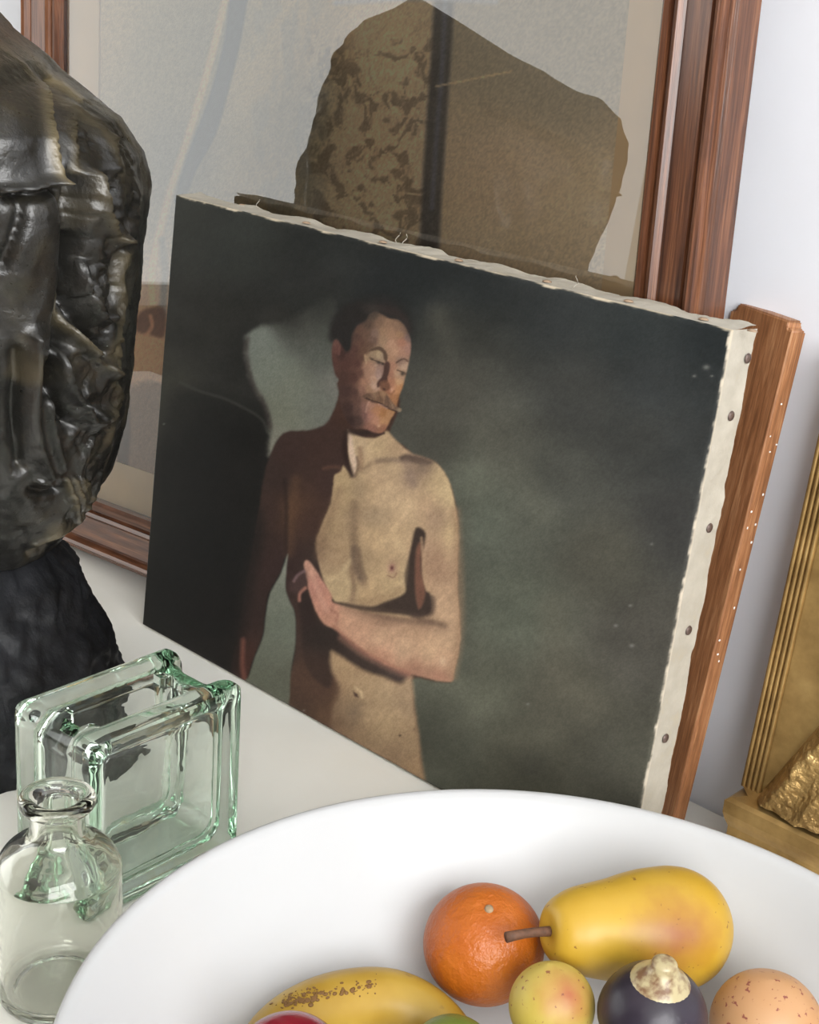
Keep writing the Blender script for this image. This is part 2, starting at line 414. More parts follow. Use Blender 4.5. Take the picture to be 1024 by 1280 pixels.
# shadow behind, with faint ridge line
pc.poly([(208, 500), (250, 485), (300, 505), (332, 520), (330, 600), (310, 700), (290, 800), (200, 770), (190, 640)], (28, 28, 27), 16, 0.6)
pc.stroke([(225, 478), (250, 489), (285, 500), (325, 522), (334, 540)], 3, (66, 68, 62), 2, 0.55)
# pale patch of light on the painted wall
pc.poly(cc(c5, (455, 630), (490, 595), (560, 575), (620, 560), (700, 520), (790, 470), (830, 520), (845, 700), (845, 880), (810, 975), (760, 1010), (690, 1040), (600, 1050), (572, 1100), (545, 1120), (556, 1000), (540, 925), (490, 845), (458, 745), (450, 670)),
    cs(c5, (470, 650, (112, 119, 111)), (530, 640, (118, 125, 117)), (560, 760, (116, 123, 112)), (650, 850, (114, 119, 107)), (600, 960, (112, 116, 102)), (760, 900, (106, 110, 102)), (780, 700, (88, 92, 86)), (700, 600, (80, 82, 77)), (620, 590, (72, 74, 69)), (760, 540, (60, 62, 58)), (820, 640, (74, 78, 72)), (830, 840, (112, 112, 106)), (575, 1060, (124, 124, 112))), 5, 1.0, True, 2.5)
pc.dab(*c5(620, 545), 30, 16, (46, 46, 43), 0.75, 0.4); pc.dab(*c5(560, 545), 18, 12, (58, 58, 54), 0.5); pc.dab(*c5(740, 480), 40, 18, (46, 48, 46), 0.8)
pc.stroke(cc(c5, (460, 640), (455, 700), (480, 820), (530, 910), (553, 1000)), 5, (60, 52, 50), 4, 0.5)
# figure: whole silhouette in the shade tone
body = [(424, 475), (424, 493), (417, 513), (409, 528), (400, 534), (383, 538), (361, 539), (350, 546), (340, 564), (331, 591), (325, 629), (318, 673), (306, 740), (296, 800), (288, 845), (305, 858), (309, 848), (317, 822), (328, 794), (331, 769), (336, 741), (350, 716), (358, 693),
    (356, 735), (362, 751), (369, 768), (369.5, 806), (365, 835), (354, 890), (400, 930), (535, 990), (530, 978), (527, 952), (522, 910), (518, 880), (515.5, 849), (540, 851), (563, 853), (568, 838), (574, 810), (575, 772), (572, 735), (573, 691), (573, 673), (571.6, 640), (563.4, 605), (552, 586), (541, 576), (517, 568), (506, 558), (487, 541), (500, 500), (460, 460)]
pc.poly(body, [(360, 560, (62, 47, 43)), (345, 600, (58, 46, 42)), (400, 560, (64, 48, 43)), (366, 640, (90, 65, 49)), (385, 650, (70, 52, 46)), (330, 680, (56, 43, 39)), (315, 760, (54, 42, 39)), (298, 840, (70, 46, 40)),
    (400, 700, (62, 50, 46)), (380, 790, (66, 52, 46)), (390, 860, (84, 63, 52)), (375, 880, (76, 58, 48)), (410, 900, (98, 74, 58)), (440, 500, (70, 50, 42)), (420, 600, (66, 50, 46)), (340, 640, (60, 46, 42)), (352, 700, (58, 44, 42))], 2.2, 1.0, True, 0.8)
pc.poly([(322, 640), (300, 740), (280, 850), (296, 850), (312, 760), (330, 670)], (38, 34, 32), 9, 0.75)
pc.stroke([(304, 800), (303, 830), (306, 850)], 5, (126, 78, 66), 3.5, 0.7)
pc.stroke([(370, 600), (364, 640), (362, 690)], 10, (98, 72, 54), 7, 0.5)
pc.stroke([(356, 600), (358, 640), (357, 690)], 4, (48, 38, 36), 3, 0.6)
# gap between arm and body
pc.poly(cc(c3, (255, 105), (226, 185), (184, 262), (167, 350), (157, 430), (122, 520), (95, 600), (60, 640), (240, 740), (268, 570), (286, 460), (284, 345), (262, 290), (247, 240), (251, 160)),
    cs(c3, (245, 160, (128, 132, 120)), (210, 270, (112, 117, 105)), (220, 400, (104, 110, 98)), (180, 500, (104, 108, 96)), (150, 600, (98, 101, 88)), (240, 600, (96, 98, 86))), 2.0)
# lit flesh of chest, neck, shoulder and upper arm
lit = cc(c2, (418, 72), (432, 70), (470, 90), (520, 100), (560, 95), (600, 68), (640, 110), (705, 165), (760, 185), (812, 208), (852, 242), (890, 312), (918, 440), (928, 560), (925, 640), (924, 740)) + cc(c3, (936, 240), (944, 360), (940, 480), (922, 570), (908, 612), (830, 600), (760, 540), (640, 430), (500, 330), (440, 292), (397, 205), (376, 130), (366, 60)) + cc(c2, (276, 625), (276, 560), (300, 500), (338, 405), (352, 330), (358, 272), (388, 252), (400, 226), (444, 275), (424, 195))
pc.poly(lit, cs(c2, (470, 120, (190, 165, 132)), (560, 140, (192, 166, 128)), (640, 150, (178, 150, 118)), (700, 220, (150, 125, 104)), (640, 230, (186, 160, 126)), (760, 240, (140, 118, 98)), (830, 270, (188, 164, 126)), (880, 360, (196, 172, 132)), (850, 480, (178, 150, 120)), (900, 520, (190, 164, 126)),
    (560, 260, (186, 158, 126)), (500, 330, (172, 146, 114)), (620, 350, (194, 166, 132)), (700, 430, (200, 172, 136)), (580, 460, (178, 152, 120)), (640, 560, (192, 164, 128)), (520, 540, (184, 156, 120)), (400, 330, (172, 148, 112)), (390, 430, (176, 150, 114)), (340, 520, (168, 142, 108)), (330, 620, (168, 142, 112)), (400, 600, (178, 150, 116)), (440, 460, (158, 132, 104)), (300, 600, (140, 114, 90)), (460, 620, (160, 136, 106)), (760, 420, (186, 156, 124)), (800, 620, (168, 138, 112)), (880, 640, (178, 148, 118)), (420, 260, (172, 148, 112)))
    + cs(c3, (450, 250, (182, 158, 122)), (600, 280, (180, 152, 116)), (680, 240, (188, 162, 124)), (860, 150, (160, 128, 104)), (880, 280, (184, 152, 122)), (910, 400, (184, 152, 122))), 2.2, 1.0, True, 0.8, 14)
pc.stroke(cc(c2, (455, 400), (447, 480), (450, 580), (470, 700), (490, 760)), 7, (124, 102, 82), 6, 0.7)
pc.stroke(cc(c2, (470, 610), (478, 690), (500, 740)), 4, (112, 92, 76), 4, 0.6)
pc.stroke(cc(c3, (520, 80), (520, 140), (545, 200)), 5, (110, 92, 78), 5, 0.7); pc.stroke(cc(c3, (510, 160), (520, 230), (512, 290)), 4, (122, 98, 80), 4, 0.6)
pc.stroke(cc(c3, (500, 130), (480, 180), (500, 230)), 5, (196, 172, 134), 4, 0.5)
pc.stroke(cc(c2, (555, 205), (620, 200), (660, 205)), 4, (122, 104, 92), 4, 0.6); pc.stroke(cc(c2, (480, 250), (540, 212), (600, 202)), 3, (136, 114, 92), 4, 0.5)
pc.poly(cc(c2, (655, 190), (690, 175), (760, 190), (810, 212), (770, 225), (720, 215), (680, 212)), (82, 68, 62), 3, 0.85)
pc.stroke(cc(c2, (690, 215), (705, 260), (720, 310)), 7, (134, 114, 100), 6, 0.6); pc.dab(*c2(760, 235), 14, 10, (124, 106, 92), 0.6)
pc.dab(*c2(820, 470), 16, 20, (150, 124, 104), 0.5); pc.dab(*c2(540, 450), 18, 14, (156, 132, 106), 0.5)
# neck tendon and cast edge of the shade
pc.poly(cc(c2, (420, 76), (438, 90), (452, 170), (466, 200), (455, 260), (444, 274), (428, 200)), (206, 180, 158), 2, 0.9)
pc.stroke(cc(c2, (462, 190), (468, 230), (455, 275)), 3, (96, 76, 64), 2, 0.7); pc.stroke(cc(c2, (475, 150), (480, 200), (478, 235)), 5, (140, 110, 88), 4, 0.6)
pc.stroke(cc(c2, (412, 80), (405, 160), (425, 230), (440, 272)), 6, (44, 33, 31), 3, 0.7)
pc.stroke(cc(c2, (310, 240), (350, 232), (380, 236)), 3, (104, 74, 60), 3, 0.5)
# dark gap under the arm and shade below the chest
pc.poly(cc(c3, (768, 0), (746, 90), (720, 190), (724, 258), (640, 296), (585, 314), (470, 298), (450, 304), (560, 332), (700, 345), (780, 356), (830, 335), (828, 270), (802, 240), (790, 180), (797, 90), (806, 20)), (58, 48, 44), 2.6, 0.95)
pc.poly(cc(c3, (768, 90), (790, 60), (788, 170), (806, 262), (780, 325), (764, 240)), (128, 88, 72), 2.6, 0.85)
pc.stroke(cc(c3, (790, 40), (800, 160), (815, 250)), 3, (178, 146, 116), 2, 0.7)
pc.dab(*c3(672, 160), 5.5, 8, (168, 124, 112), 0.8); pc.dab(*c3(672, 160), 2.4, 3.2, (96, 58, 56), 0.95); pc.stroke(cc(c3, (655, 190), (680, 198), (690, 180)), 1.6, (130, 98, 84), 1.2, 0.6)
# shade thrown by the forearm on the belly
pc.poly(cc(c3, (300, 250), (340, 275), (362, 345), (402, 395), (440, 402), (560, 500), (650, 548), (736, 590), (732, 606), (710, 622), (640, 600), (560, 570), (500, 536), (458, 512), (438, 540), (420, 640), (330, 560), (310, 400)), cs(c3, (400, 430, (50, 43, 40)), (560, 545, (62, 52, 48)), (700, 605, (74, 62, 58)), (360, 560, (64, 50, 44)), (340, 340, (52, 42, 40))), 3.5, 0.92)
# belly
pc.poly(cc(c4, (470, -20), (500, -10), (560, 28), (640, 75), (720, 98), (795, 130), (832, 102), (856, 110), (865, 230), (881, 340), (900, 500), (912, 620), (800, 560), (640, 460), (480, 370), (468, 300), (478, 240), (505, 150), (470, 60)),
    cs(c4, (520, 50, (172, 144, 110)), (640, 130, (178, 150, 116)), (740, 180, (176, 150, 118)), (830, 200, (166, 140, 112)), (840, 400, (160, 134, 104)), (880, 560, (166, 136, 104)), (720, 330, (174, 148, 114)), (640, 300, (166, 140, 108)), (580, 280, (142, 120, 96)), (530, 330, (140, 114, 90)), (500, 330, (110, 86, 68)), (600, 380, (150, 124, 96)), (760, 470, (150, 124, 98)), (510, 120, (150, 122, 94))), 4.5, 1.0, True, 1.0)
pc.dab(*c4(585, 268), 9, 14, (122, 102, 84), 0.6, 0.3)
pc.stroke(cc(c4, (570, 160), (588, 185), (604, 200)), 4, (70, 52, 46), 1.6, 0.95, True); pc.stroke(cc(c4, (585, 150), (610, 170), (618, 196)), 3, (204, 178, 140), 1.6, 0.8); pc.dab(*c4(797, 377), 1.6, 1.6, (70, 54, 46), 0.9); pc.dab(*c4(866, 347), 1.6, 1.8, (104, 80, 64), 0.7)
pc.dab(*c4(500, 180), 6, 14, (104, 82, 66), 0.5)
# forearm and hand
pc.poly(cc(c3, (440, 298), (520, 325), (640, 350), (760, 366), (840, 370), (905, 380), (944, 420), (938, 490), (922, 570), (908, 614), (820, 602), (730, 578), (640, 542), (560, 492), (480, 432), (440, 402), (402, 386), (372, 342), (342, 262), (326, 185), (320, 140), (338, 130), (370, 170), (402, 222), (432, 272)),
    cs(c3, (335, 160, (188, 142, 122)), (355, 230, (184, 130, 114)), (400, 310, (190, 136, 116)), (430, 370, (184, 134, 112)), (480, 370, (196, 152, 124)), (540, 420, (190, 146, 120)), (560, 370, (178, 140, 114)), (640, 420, (194, 158, 128)), (640, 500, (178, 132, 108)), (720, 480, (192, 158, 128)), (760, 400, (176, 142, 114)), (820, 500, (194, 160, 128)), (880, 540, (190, 154, 124)), (860, 590, (162, 118, 98)), (760, 570, (158, 116, 96)), (900, 440, (184, 152, 122)), (640, 370, (156, 122, 100))), 2.0, 1.0, True, 0.6, 12)
pc.stroke(cc(c3, (560, 335), (640, 355), (740, 372), (830, 380)), 5, (112, 88, 74), 4, 0.5); pc.stroke(cc(c3, (780, 365), (840, 378), (880, 390)), 5, (96, 76, 64), 4, 0.6)
pc.stroke(cc(c3, (440, 395), (540, 480), (650, 542), (740, 582)), 4, (150, 102, 86), 3, 0.6)
pc.stroke(cc(c3, (430, 330), (455, 345), (448, 372)), 3, (150, 102, 88), 2.5, 0.6); pc.stroke(cc(c3, (350, 180), (375, 250), (410, 330)), 4, (202, 154, 134), 4, 0.5)
pc.dab(*c3(875, 535), 5, 6, (208, 176, 146), 0.7)
pc.poly(cc(c3, (330, 180), (300, 180), (268, 210), (262, 250), (300, 262), (330, 235)), (78, 60, 58), 4, 0.8)
pc.stroke(cc(c3, (322, 172), (296, 188), (280, 212)), 3, (122, 98, 100), 2, 0.8); pc.stroke(cc(c3, (326, 240), (304, 262), (302, 290)), 4, (172, 118, 102), 2, 0.85)
# hair and head
h1 = lambda X, Y: (410 + X / 9.309, 370 + Y / 9.309)
pc.poly(cc(h1, (30, 500), (50, 300), (160, 140), (330, 40), (520, 0), (780, 40), (950, 190), (1000, 400), (970, 520), (900, 330), (700, 200), (480, 180), (320, 300), (270, 480), (200, 640), (120, 540)), (42, 42, 41), 9, 0.9)
face = cc(h1, (60, 530), (95, 500), (140, 540), (180, 600), (215, 640), (260, 600), (280, 450), (340, 340), (440, 280), (480, 210), (560, 180), (640, 215), (720, 260), (820, 280), (890, 335), (940, 430), (965, 520), (962, 640), (945, 760), (925, 850), (900, 940), (880, 1020), (860, 1090), (835, 1150), (815, 1220), (800, 1290), (788, 1335), (770, 1375), (740, 1420), (715, 1470), (690, 1520), (660, 1570), (620, 1598), (570, 1602), (520, 1588), (470, 1568), (400, 1545), (300, 1540), (230, 1460), (150, 1300), (130, 1100), (130, 980), (85, 920), (55, 780), (45, 640))
fs_ = [(520, 230, (80, 68, 60)), (600, 310, (120, 96, 79)), (700, 330, (138, 109, 88)), (800, 345, (130, 103, 84)), (880, 390, (124, 99, 84)), (640, 420, (146, 116, 92)), (740, 440, (154, 120, 96)), (840, 450, (146, 114, 88)), (935, 480, (116, 96, 90)), (550, 440, (120, 98, 86)), (640, 520, (150, 122, 98)), (740, 560, (172, 134, 110)), (860, 540, (158, 112, 92)), (930, 620, (154, 117, 104)), (780, 640, (176, 138, 112)), (860, 660, (164, 124, 104)), (700, 640, (162, 128, 104)), (740, 720, (160, 124, 100)),
    (380, 400, (92, 70, 60)), (450, 450, (98, 76, 64)), (380, 540, (92, 68, 58)), (320, 480, (82, 63, 56)), (300, 620, (84, 60, 54)), (480, 560, (96, 74, 62)), (420, 640, (94, 70, 58)), (460, 340, (84, 68, 59)), (520, 510, (106, 84, 74)),
    (250, 700, (84, 60, 54)), (200, 800, (80, 56, 50)), (340, 780, (84, 58, 52)), (390, 720, (86, 62, 54)), (300, 950, (80, 56, 50)), (370, 900, (92, 66, 58)), (180, 950, (74, 54, 48)), (220, 1100, (70, 52, 48)), (310, 1120, (84, 62, 56)), (240, 1300, (66, 50, 46)), (340, 1330, (90, 68, 61)), (360, 1440, (76, 59, 54)), (260, 1450, (60, 46, 43)), (340, 1220, (92, 68, 60)),
    (95, 560, (98, 68, 62)), (120, 640, (94, 64, 58)), (80, 760, (84, 58, 52)), (160, 690, (66, 48, 44)), (590, 655, (166, 144, 114)), (530, 680, (146, 124, 100)), (640, 700, (150, 130, 108)),
    (455, 720, (150, 124, 98)), (460, 800, (152, 116, 96)), (520, 860, (166, 130, 108)), (460, 900, (154, 118, 98)), (590, 870, (150, 124, 114)), (540, 960, (176, 140, 116)), (430, 1000, (152, 113, 92)), (540, 1045, (178, 146, 126)), (400, 1090, (134, 99, 84)), (480, 1090, (150, 116, 92)), (590, 940, (152, 126, 116)), (620, 840, (140, 112, 100)),
    (740, 800, (164, 120, 98)), (735, 900, (152, 108, 88)), (740, 1000, (160, 112, 88)), (760, 1090, (184, 132, 104)), (700, 1070, (140, 96, 76)), (850, 760, (140, 114, 100)), (885, 820, (172, 144, 122)), (800, 900, (172, 138, 112)), (860, 945, (162, 130, 106)), (830, 1000, (184, 146, 110)), (860, 1060, (168, 119, 82)), (800, 1100, (176, 127, 88)), (825, 1180, (146, 102, 68)), (770, 1180, (158, 111, 78)),
    (500, 1270, (158, 118, 100)), (560, 1330, (166, 118, 88)), (640, 1370, (160, 113, 74)), (720, 1380, (168, 125, 88)), (560, 1450, (176, 128, 104)), (640, 1450, (176, 131, 92)), (480, 1400, (158, 113, 98)), (640, 1540, (146, 102, 80)), (520, 1535, (138, 97, 82)), (425, 1290, (128, 95, 84)), (430, 1400, (116, 85, 78)), (430, 1180, (120, 90, 76))]
pc.poly(face, cs(h1, *fs_), 1.6, 1.0, True, 0.4, 2.6)
pc.poly(cc(h1, (30, 500), (50, 300), (160, 150), (330, 60), (450, 100), (465, 200), (420, 285), (330, 345), (272, 460), (258, 600), (215, 655), (170, 590), (105, 495)), (43, 41, 40), 4.5, 0.92)
pc.poly(cc(h1, (560, 80), (760, 120), (920, 250), (965, 410), (935, 430), (880, 320), (800, 262), (690, 235), (610, 180)), (54, 47, 45), 5, 0.85)
pc.dab(*h1(520, 150), 11, 8, (70, 62, 57), 0.6); pc.dab(*h1(640, 60), 14, 7, (44, 43, 43), 0.8); pc.dab(*h1(400, 270), 6, 4, (46, 42, 40), 0.6, -0.5)
# left eye with its brow shadow
pc.poly(cc(h1, (470, 640), (540, 600), (610, 588), (662, 628), (692, 690), (684, 770), (650, 730), (640, 668), (590, 632), (530, 637)), (78, 61, 51), 1.2, 0.85)
pc.stroke(cc(h1, (430, 690), (438, 730), (445, 780)), 1.6, (176, 148, 116), 1.2, 0.7)
pc.stroke(cc(h1, (488, 722), (540, 745), (600, 768), (652, 792)), 1.5, (80, 66, 56), 1.0, 0.9); pc.dab(*h1(592, 776), 3.2, 2.1, (62, 56, 50), 0.9, 0.4); pc.dab(*h1(515, 736), 1.7, 1.2, (56, 48, 42), 0.9); pc.dab(*h1(640, 790), 1.8, 1.8, (52, 45, 41), 0.9); pc.dab(*h1(560, 808), 2.0, 1.2, (190, 162, 138), 0.8); pc.dab(*h1(580, 700), 3.0, 1.6, (176, 154, 124), 0.6, 0.4)
# right eye
pc.stroke(cc(h1, (798, 775), (850, 742), (890, 735), (930, 758)), 1.7, (82, 62, 53), 1.1, 0.85); pc.dab(*h1(885, 815), 3.2, 2.4, (170, 142, 122), 0.6)
pc.stroke(cc(h1, (808, 862), (855, 878), (905, 905)), 1.5, (82, 67, 59), 1.0, 0.85); pc.dab(*h1(868, 905), 2.9, 2.5, (60, 54, 48), 0.9); pc.dab(*h1(828, 905), 2.0, 1.6, (150, 134, 116), 0.6)
# nose
pc.poly(cc(h1, (655, 800), (690, 760), (722, 790), (714, 880), (694, 940), (690, 1000), (640, 1010), (592, 1062), (572, 1052), (572, 1010), (610, 962), (642, 900)), (66, 48, 44), 1.4, 0.88)
pc.poly(cc(h1, (600, 1005), (680, 980), (722, 1040), (705, 1090), (650, 1102), (608, 1072)), (112, 78, 62), 1.6, 0.85); pc.dab(*h1(655, 1086), 2.4, 1.3, (58, 42, 37), 0.9, 0.5); pc.dab(*h1(742, 1090), 1.8, 1.8, (208, 162, 134), 0.75); pc.stroke(cc(h1, (700, 1125), (740, 1140), (775, 1105)), 1.6, (128, 86, 64), 1.2, 0.6)
pc.stroke(cc(h1, (575, 960), (600, 950), (615, 945)), 1.6, (178, 152, 138), 1.0, 0.6)
# moustache and mouth
pc.poly(cc(h1, (400, 1172), (450, 1132), (540, 1122), (620, 1100), (690, 1142), (740, 1220), (790, 1280), (852, 1318), (842, 1346), (790, 1346), (730, 1312), (660, 1290), (600, 1252), (530, 1232), (460, 1202)), cs(h1, (430, 1165, (100, 78, 64)), (540, 1150, (122, 96, 78)), (640, 1140, (142, 110, 84)), (690, 1220, (108, 84, 70)), (600, 1200, (112, 86, 68)), (770, 1300, (112, 90, 76)), (845, 1332, (146, 128, 104))), 1.3, 0.95, True, 0.5, 3)
for k, (a_, b_) in enumerate((((470, 1150), (520, 1200)), ((530, 1135), (560, 1205)), ((590, 1125), (610, 1225)), ((640, 1130), (650, 1250)), ((680, 1160), (700, 1280)), ((720, 1220), (760, 1310)))):
    pc.stroke([h1(*a_), h1((a_[0] + b_[0]) / 2 + 8, (a_[1] + b_[1]) / 2), h1(*b_)], 1.1, ((86, 66, 54), (158, 128, 98))[k % 2], 0.9, 0.5)
pc.stroke(cc(h1, (445, 1188), (520, 1225), (600, 1246), (650, 1276), (720, 1312), (800, 1346)), 1.6, (58, 43, 39), 1.0, 0.9); pc.stroke(cc(h1, (590, 1262), (640, 1280), (690, 1308)), 1.3, (178, 142, 130), 1.0, 0.6); pc.dab(*h1(425, 1170), 2.4, 2.0, (92, 70, 60), 0.6)
pc.stroke(cc(h1, (478, 1235), (452, 1290), (445, 1350)), 1.8, (186, 146, 128), 1.3, 0.5); pc.dab(*h1(590, 1512), 2.0, 2.0, (206, 162, 132), 0.8); pc.dab(*h1(640, 1330), 5, 2.4, (150, 104, 70), 0.5, 0.4)
pc.stroke(cc(h1, (450, 1572), (530, 1602), (600, 1612), (652, 1596)), 2.6, (62, 46, 42), 1.5, 0.9); pc.stroke(cc(h1, (240, 1570), (350, 1596), (460, 1592)), 6, (50, 40, 38), 3, 0.8)
pc.stroke(cc(h1, (75, 560), (100, 525), (135, 580), (130, 680)), 2, (112, 78, 70), 1.6, 0.5); pc.dab(*h1(165, 640), 2.5, 6, (60, 44, 41), 0.6)
# broader modelling of the torso and arm
pc.stroke([(570, 640), (574.5, 720), (574.5, 790), (566, 845)], 9, (150, 120, 94), 6, 0.5)
pc.stroke(cc(c3, (540, 292), (620, 288), (700, 252)), 9, (146, 120, 92), 6, 0.45); pc.stroke(cc(c3, (700, 60), (724, 120), (716, 220)), 6, (202, 176, 138), 5, 0.45)
pc.stroke(cc(c3, (390, 60), (440, 90), (480, 80)), 5, (148, 122, 94), 4, 0.4); pc.stroke(cc(c3, (400, 110), (450, 140), (490, 120)), 5, (150, 124, 96), 4, 0.4); pc.stroke(cc(c3, (410, 200), (450, 200), (490, 160)), 5, (196, 172, 134), 4, 0.4)
pc.stroke(cc(c2, (380, 340), (350, 430), (310, 530), (290, 640)), 10, (132, 106, 84), 7, 0.4); pc.dab(*c2(700, 280), 12, 16, (136, 116, 102), 0.55); pc.dab(*c2(880, 560), 8, 26, (196, 170, 130), 0.45); pc.dab(*c2(640, 400), 26, 18, (200, 172, 138), 0.4)
pc.dab(*c3(850, 120), 14, 10, (146, 116, 94), 0.5); pc.dab(*c3(640, 470), 34, 9, (200, 164, 134), 0.45, 0.5); pc.dab(*c3(500, 350), 14, 8, (204, 160, 132), 0.5, 0.4); pc.dab(*c4(700, 260), 24, 16, (184, 156, 122), 0.4); pc.dab(*c4(560, 120), 12, 10, (182, 154, 118), 0.4)
fl_ = ((pc.X > 385) & (pc.X < 580) & (pc.Y > 535) & (pc.Y < 990)).astype(float) * sstep(90, 130, pc.C[:, 0]) * sstep(0.95, 0.82, pc.C[:, 2] / np.maximum(pc.C[:, 0], 1))
pc.C *= (1 + fl_ * 0.10 * fbm((pc.X + 0.8 * pc.Y) / 5, (pc.Y - 0.8 * pc.X) / 14, 3) + fl_ * 0.12 * fbm(pc.X / 22 + 7, pc.Y / 22, 3))[:, None]
pc.dab(*c2(470, 330), 10, 22, (150, 130, 104), 0.5); pc.dab(*c2(540, 460), 22, 14, (154, 134, 108), 0.5); pc.dab(*c2(420, 480), 9, 22, (156, 134, 106), 0.45); pc.dab(*c2(620, 250), 26, 7, (186, 160, 128), 0.5, -0.2)
pc.stroke(cc(c3, (500, 315), (620, 352), (760, 374), (880, 396)), 13, (126, 102, 84), 9, 0.4); pc.stroke(cc(c3, (760, 352), (830, 340), (836, 280)), 5, (74, 60, 54), 4, 0.6)
pc.stroke(cc(c3, (470, 440), (560, 505), (660, 556), (740, 590)), 7, (176, 126, 106), 5, 0.45)
pc.C = pc.C * 0.9 + 0.1 * pc.C.mean(1)[:, None]
# brush mottling, weave, chips, ragged bare edges
pc.C *= (1 + 0.10 * fbm(pc.X / 5, pc.Y / 5, 3) + 0.10 * (_rng.rand(len(pc.X)) - 0.5))[:, None]
for x, y, s in ((883, 459, 4.5), (890, 470, 2), (868, 470, 2.5), (790, 807, 3.5), (770, 782, 3), (788, 757, 2.5), (815, 680, 2), (205, 530, 1.6), (380, 888, 1.8), (660, 880, 2)):
    pc.dab(x, y, s, s * 0.7, (128, 130, 126), 0.7)
rag = 0.0008 + 0.0044 * (fbm(vv * 90, uu * 30, 4) + 0.08)
mk = sstep(-0.0006, 0.0006, rag - (CW - uu)); pc.C = pc.C * (1 - mk[:, None]) + np.array((200, 192, 176)) * mk[:, None]
rag = 0.0006 + 0.0045 * fbm(uu * 60, vv * 9, 4)
mk = sstep(-0.0006, 0.0006, rag - (CH - vv)); pc.C = pc.C * (1 - mk[:, None]) + np.array((198, 188, 168)) * mk[:, None]
rag = 0.0006 + 0.002 * fbm(vv * 60 + 9, uu * 9, 4)
mk = sstep(-0.0005, 0.0005, rag - uu); pc.C = pc.C * (1 - mk[:, None]) + np.array((120, 116, 104)) * mk[:, None]
mobj('painted_front', loc, gridfaces(NU, NV), M_PAINT, cv, True, col=np.clip(s2l(np.clip(pc.C, 0, 255)) * np.array((0.99, 0.96, 0.93)), 0, 1))
# folded canvas round the four edges
def canvas_edge(side):
    n = 260 if side in ('top', 'bottom') else 190; k = 10
    t = np.linspace(0, 1, n); w = np.linspace(0, 1, k); Tt, Wt = np.meshgrid(t, w); Tt = Tt.ravel(); Wt = Wt.ravel()
    L = CW if side in ('top', 'bottom') else CH
    bulge = 0.0012 * (fbm(Tt * L * 120, Wt * 3, 3)) + (0.0026 if side == 'top' else 0.0010) * (0.5 + 0.5 * np.cos(Tt * L * 2 * math.pi / 0.072)) * Wt * (1 if side in ('top', 'right') else 0.2) + (0.0024 if side == 'top' else 0.0011) * fbm(Tt * L * 90 + 5, Wt * 2 + 2, 4) * Wt
    bulge = bulge * sstep(0.0, 0.12, Wt)
    ybase = 0.0018 + Wt * (CD - 0.0018) + 0.0015 * fbm(Tt * L * 90, Wt * 0, 3) * (Wt > 0.9)
    if side == 'top': v = np.stack([Tt * CW, ybase, CH + bulge], 1); fl = False
    elif side == 'bottom': v = np.stack([Tt * CW, ybase, 0.0 * bulge], 1); fl = True
    elif side == 'right': v = np.stack([CW + bulge, ybase, Tt * CH], 1); fl = True
    else: v = np.stack([-bulge * 0.5, ybase, Tt * CH], 1); fl = False
    mobj('canvas_edge', v, gridfaces(n, k, flip=fl), M_CANVAS, cv, True)
for sd in ('top', 'right', 'bottom', 'left'): canvas_edge(sd)
for b in ((0.004, CW - .004, .004, CD - .001, 0.003, .045), (0.004, CW - .004, .004, CD - .001, CH - .045, CH - .004), (0.004, .045, .004, CD - .001, .045, CH - .045), (CW - .045, CW - .004, .004, CD - .001, .045, CH - .045)):
    bm = bmesh.new(); addbox(bm, *b)
    o = bobj('stretcher_bar', bm, M_STRETCH, cv)
inv = np.linalg.inv(CVN)
def local_on(pxy, axis, val):
    a = inv[:3, :3] @ CAMPOS + inv[:3, 3]; d = inv[:3, :3] @ ray(pxy); return a + d * ((val - a[axis]) / d[axis])
tv, tf = lathe([(0, .0016), (.0018, .0014), (.0032, .0008), (.0036, .0)], 14)
tackme = None
M_TACK2 = m_simple('rusty_tack_worn', lin(150, 128, 106), 0.7, 0.1, 300, 0.3)
def tack(p, rot, top=False):
    global tackme
    if tackme is None:
        o = mobj('tack', tv, tf, M_TACK, cv, True); tackme = o.data
    else:
        o = bpy.data.objects.new('tack', tackme); COL.objects.link(o); o.parent = cv
    o.location = p; o.rotation_euler = rot
    if top: o.material_slots[0].link = 'OBJECT'; o.material_slots[0].material = M_TACK2
for q in ((935, 448), (914, 520), (887, 660), (861, 788), (832, 923)):
    p = local_on(q, 0, CW + 0.0009); tack(p, (0, math.radians(90), 0))
for q in ((303, 257), (383, 279), (465, 303), (559, 326), (661, 353), (762, 378), (856, 401), (917, 416)):
    p = local_on(q, 2, CH + 0.0010); p[1] = min(max(p[1], .008), .024); tack(p, (0, 0, 0), True)
for q, k in (((349, 262), 1), ((497, 303), 2), ((507, 305), 3), ((706, 360), 4)):
    p = local_on(q, 2, CH + .001); p[1] = min(max(p[1], .012), CD - .004); rr = random.Random(k)
    pts = [(p[0] + 0.004 * math.sin(i * .9 + k) * i / 6, p[1] + .003 * math.cos(i * 1.1 + k), p[2] + .0014 * i) for i in range(7)]
    v_, f_ = tube(pts, 0.00028, 5); mobj('thread', v_, f_, M_CANVAS, cv)

